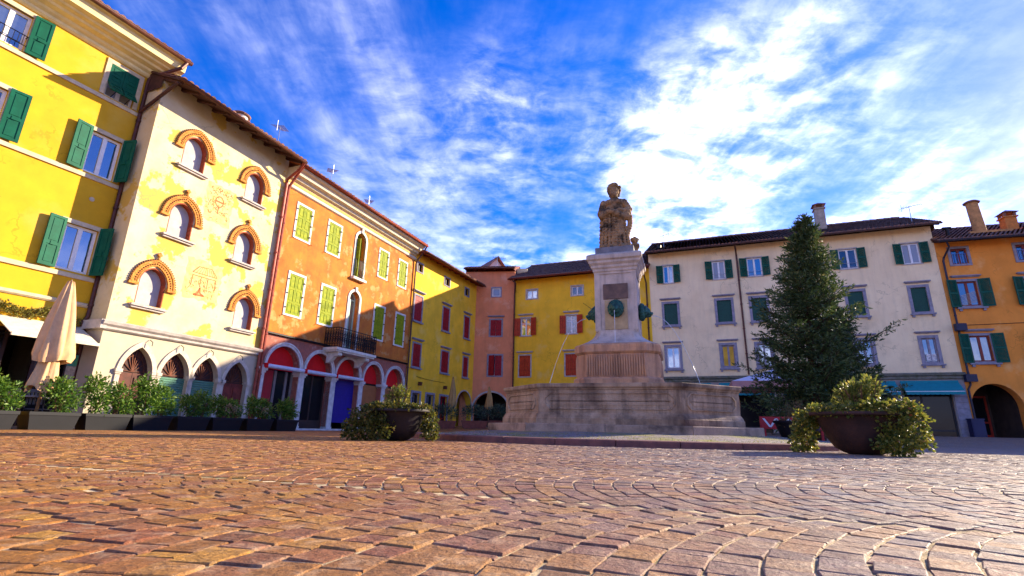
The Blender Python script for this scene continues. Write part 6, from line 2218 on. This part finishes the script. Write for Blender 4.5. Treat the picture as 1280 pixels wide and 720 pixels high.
# ------------------------------------------------------------------ parasols, furniture, barriers
def closed_parasol(x, y, zt, zh, r, label, col, lower=True, lean=0.0):
    o = empty('closed_parasol', (x, y, gz(x, y)), 0, label, 'parasol', 'closed beige parasols')
    p = MB(); p.tube([(0, 0, 0.0), (0, 0, zt - 0.05)], 0.03, 8); p.tube([(0, 0, zt - 0.06), (0, 0, zt + 0.05)], [0.035, 0.012], 8)
    p.build('pole', mat('pole_wood', lin('#8a6a4a'), 0.6, 0.2), o, smooth=True)
    b = MB(); b.box(-0.28, 0.28, -0.28, 0.28, 0.0, 0.07); b.build('base', mat('parasol_base', lin('#5c5854'), 0.9), o)
    g = random.Random(int(x * 100))
    n = 48
    c = MB()
    zs = 14
    for i in range(zs + 1):
        t = i / zs
        z = zt - (zt - zh) * t
        rad = r * (0.16 + 0.84 * t ** 0.85) * (1.0 if t < 0.93 else 1 - (t - 0.93) * 2.2)
        for k in range(n):
            a = 2 * PI * k / n
            fold = 1 + 0.16 * math.sin(a * 8 + 0.9 * math.sin(t * 4)) + 0.07 * math.sin(a * 17 + 3 * t) + 0.06 * math.sin(a * 3 + 5 * t)
            c.v.append((rad * fold * math.cos(a) + 0.05 * t * math.sin(3 * t), rad * fold * math.sin(a), z + 0.05 * t * math.sin(a * 2 + 1)))
    c.f += [(i * n + k, i * n + (k + 1) % n, (i + 1) * n + (k + 1) % n, (i + 1) * n + k) for i in range(zs) for k in range(n)] + [tuple(range(n))]
    c.build('canopy', col, o, smooth=True)
    if lower:
        c = MB()
        for i in range(9):
            t = i / 8
            z = zh + 0.12 - (0.75) * t
            rad = r * (0.42 + 0.28 * t)
            for k in range(n):
                a = 2 * PI * k / n
                fold = 1 + 0.14 * math.sin(a * 7 + 2) + 0.08 * math.sin(a * 13 + 2 * t)
                c.v.append((rad * fold * math.cos(a) - 0.05 * t, rad * fold * math.sin(a), z + 0.08 * t * math.sin(a * 3)))
        c.f += [(i * n + k, i * n + (k + 1) % n, (i + 1) * n + (k + 1) % n, (i + 1) * n + k) for i in range(8) for k in range(n)]
        c.build('valance', col, o, smooth=True)
    return o


BEIGE = mat('parasol_cloth', lin('#d2a878'), 0.85, 0.12, 4, 0.15, 60)
TAN = mat('parasol_cloth_tan', lin('#b08a52'), 0.85, 0.12, 4, 0.15, 60)
_t = Vector((math.sin(math.radians(20.8)), math.cos(math.radians(20.8)), 0)); _n = Vector((_t.y, -_t.x, 0))


def cpos(u, w):
    p = Vector((-11.72, 14.2, 0)) + _t * u + _n * w
    return p.x, p.y


x_, y_ = cpos(-2.06, 2.0)
closed_parasol(x_, y_, 3.42, 1.50, 0.36, 'closed beige parasol with pleated cloth standing beside the cafe awning', BEIGE)
closed_parasol(-3.55, 31.6, 3.05, 1.20, 0.26, 'closed tan parasol in front of the yellow house wall', TAN, False)
closed_parasol(-1.35, 33.5, 2.55, 1.15, 0.26, 'closed tan parasol standing before the peach archway', TAN, False)


def open_parasol():
    x, y = 13.4, 25.6
    o = empty('open_parasol', (x, y, gz(x, y)), math.radians(-20), 'open white square parasol beside the fountain in front of the cream house', 'parasol')
    MB().tube([(0, 0, 0), (0, 0, 3.25)], 0.035, 8).build('pole', WHITE, o)
    MB().box(-0.35, 0.35, -0.35, 0.35, 0, 0.08).build('base', MATS['parasol_base'], o)
    c = MB(); r = 2.1
    c.add([(-r, -r, 2.45), (r, -r, 2.45), (r, r, 2.45), (-r, r, 2.45), (0, 0, 3.2)], [(0, 1, 4), (1, 2, 4), (2, 3, 4), (3, 0, 4)])
    co = c.build('canopy', mat('parasol_white', lin('#d9d6de'), 0.8, 0.06, 3), o)
    v = MB()
    for a, b in (((-r, -r), (r, -r)), ((r, -r), (r, r)), ((r, r), (-r, r)), ((-r, r), (-r, -r))):
        for i in range(12):
            p = [a[k] + (b[k] - a[k]) * i / 12 for k in range(2)]; q = [a[k] + (b[k] - a[k]) * (i + 1) / 12 for k in range(2)]
            v.add([(p[0], p[1], 2.447), (q[0], q[1], 2.447), (q[0], q[1], 2.16), (p[0], p[1], 2.16)], [(0, 1, 2, 3)])
    v.build('valance', mat('parasol_pink', lin('#b98a86'), 0.8, 0.06, 3), co)
    rb = MB()
    for sx, sy in ((-1, -1), (1, -1), (1, 1), (-1, 1), (0, -1), (1, 0), (0, 1), (-1, 0)):
        rb.tube([(0, 0, 3.14), (sx * r * 0.98, sy * r * 0.98, 2.43)], 0.014, 4)
    rb.build('ribs', WHITE, o)


open_parasol()


def bistro_chair():
    o = empty('bistro_chair', (0, 0, 0), 0, 'x', 'chair', 'dark metal bistro chairs')
    dm = mat('chair_metal', lin('#4a4a50'), 0.45, 0.15, 8, metal=0.5)
    for s in (-1, 1):
        MB().tube([(s * 0.19, -0.20, 0), (s * 0.18, -0.18, 0.45)], 0.013, 6).build('leg', dm, o)
        MB().tube([(s * 0.19, 0.24, 0), (s * 0.18, 0.18, 0.45), (s * 0.17, 0.25, 0.88)], 0.013, 6).build('leg', dm, o)
    st = MB().box(-0.21, 0.21, -0.21, 0.20, 0.435, 0.46)
    st.build('seat', dm, o)
    for i in range(5):
        x = -0.14 + i * 0.07
        MB().box(x - 0.02, x + 0.02, 0.225, 0.24, 0.55, 0.86).build('slat', dm, o)
    MB().box(-0.18, 0.18, 0.235, 0.26, 0.83, 0.90).build('top_rail', dm, o)
    return o


def copy_tree(o, parent=None):
    c = o.copy(); COL.objects.link(c); c.parent = parent
    for ch in list(o.children):
        copy_tree(ch, c)
    return c


def build_cafe():
    ch = bistro_chair()
    spots = [(-2.35, 1.35, 40, 'dark metal bistro chair by the parasol pole, its slatted back to the troughs'), (-1.65, 1.2, 200, 'dark metal bistro chair on the menu board side of the cafe table'), (-2.0, 0.75, 120, 'dark metal bistro chair between cafe table and shop door')]
    for i, (u, w, a, lb) in enumerate(spots):
        o = ch if i == 0 else copy_tree(ch)
        x, y = cpos(u, w)
        o.location = (x, y, 0); o.rotation_euler = (0, 0, math.radians(a)); o['label'] = lb
    x, y = cpos(-1.95, 1.2)
    t = empty('cafe_table', (x, y, 0), 0.3, 'small square grey cafe table under the awning', 'table')
    MB().box(-0.33, 0.33, -0.33, 0.33, 0.71, 0.74).build('table_top', mat('table_grey', lin('#8a8a90'), 0.5, 0.1), t)
    MB().tube([(0, 0, 0.03), (0, 0, 0.71)], 0.03, 8).build('leg', IRON, t)
    MB().lathe([(0.0, 0.0), (0.22, 0.0), (0.22, 0.02), (0.04, 0.05), (0.0, 0.05)], 16).build('base', IRON, t)
    # window box and hanging sign at the cafe corner
    az = 25.0
    h = empty('flower_shelf', (-12.515, 14.502, 0), math.radians(90 - az), 'dark wall shelf with dry reddish plant left of the cafe door', 'shelf')
    MB().box(-3.1, -2.0, -0.42, -0.01, 1.55, 1.68).build('board', mat('shelf_dark', lin('#2a1c1c'), 0.7), h)
    MB().box(-3.1, -2.0, -0.36, -0.01, 1.35, 1.40).build('lower_board', mat('shelf_grey', lin('#8d8986'), 0.7), h)
    f = MB(); blob_leaves(f, [((-2.35, -0.25, 1.85), (0.12, 0.12, 0.25)), ((-2.7, -0.25, 1.85), (0.14, 0.12, 0.2))], 1200, 0.05, 71, 0.5, 0.6, 0.2)
    f.build('plant', leafmat('vine_dry', []), h)
    s = empty('hanging_sign', (-12.515, 14.502, 0), math.radians(90 - az), 'small yellow projecting sign with red rim above the shelf', 'sign')
    MB().box(-2.36, -2.30, -0.75, -0.20, 2.62, 2.95).build('panel', mat('sign_yellow', lin('#cfd24a'), 0.5), s)
    MB().box(-2.365, -2.295, -0.76, -0.19, 2.56, 2.618).build('rim', mat('sign_red', lin('#b8201c'), 0.5), s)
    MB().tube([(-2.33, 0.0, 2.98), (-2.33, -0.78, 2.98)], 0.014, 5).build('arm', IRON, s)


build_cafe()


def build_barriers():
    red = mat('barrier_red', lin('#b3121a'), 0.45, 0.1, 6); wh = mat('barrier_white', lin('#d8d8d8'), 0.5, 0.06)
    lbl = ['red barrier board with white zigzag beside the fountain step', 'red barrier board with white zigzag below the fir trunk', 'red barrier board with white zigzag behind the rust bowl planter']
    for i, (x, y, a) in enumerate([(7.75, 14.6, -12), (9.15, 14.2, -16), (7.7, 11.35, -35)]):
        o = empty('barrier_board', (x, y, gz(x, y)), math.radians(a), lbl[i], 'barrier', 'red and white barriers round the fir')
        w, z0, z1 = 0.60, 0.40, 0.74
        MB().box(-w, w, -0.02, 0.02, z0, z1).build('board', red, o)
        zz = MB()
        n = 6
        for k in range(n):
            x0 = -w + 0.10 + (2 * w - 0.2) * k / n; x1 = -w + 0.10 + (2 * w - 0.2) * (k + 1) / n
            a_, b_ = (z1 - 0.05, z0 + 0.05) if k % 2 == 0 else (z0 + 0.05, z1 - 0.05)
            d = 0.03
            zz.prism([(x0 - d, a_), (x0 + d, a_), (x1 + d, b_), (x1 - d, b_)], -0.0235 - 0.001 * (k % 2), -0.0202)
        zz.build('zigzag', wh, o)
        for s in (-1, 1):
            MB().box(s * w * 0.8 - 0.03, s * w * 0.8 + 0.03, 0.021, 0.06, 0, z1).build('post', red, o)
            MB().box(s * w * 0.8 - 0.05, s * w * 0.8 + 0.05, -0.26, 0.26, 0, 0.07).build('foot', red, o)


build_barriers()


def build_cabinet():
    az = math.radians(90 - 107)
    o = empty('utility_cabinet', (23.9, 26.12, gz(23.9, 26.1)), az, 'navy blue utility cabinet at the corner by the portico', 'cabinet')
    nb = mat('navy_cabinet', lin('#191a44'), 0.45, 0.12)
    MB().box(-0.42, 0.12, -0.2, 0.2, 0.0, 0.85).build('body', nb, o)
    MB().box(-0.45, 0.15, -0.23, 0.23, 0.851, 0.90).build('lid', nb, o)
    MB().box(-0.38, 0.08, -0.215, -0.201, 0.08, 0.80).build('door', nb, o)
    # panel leaning beside the portico, seen as a dark post
    o = empty('portico_bench', (28.6, 24.2, gz(28.6, 24.2)), az, 'dark red slatted bench beside the portico pier', 'bench')
    for i in range(4):
        MB().box(-0.7, 0.7, -0.25 + i * 0.13, -0.15 + i * 0.13, 0.42, 0.46).build('seat_slat', mat('bench_red', lin('#6a1a18'), 0.6), o)
    for s in (-0.6, 0.6):
        MB().box(s - 0.04, s + 0.04, -0.24, 0.24, 0, 0.42).build('leg', IRON, o)
    for i in range(3):
        MB().box(-0.7, 0.7, 0.26, 0.29, 0.55 + i * 0.14, 0.65 + i * 0.14).build('back_slat', MATS['bench_red'], o)


build_cabinet()
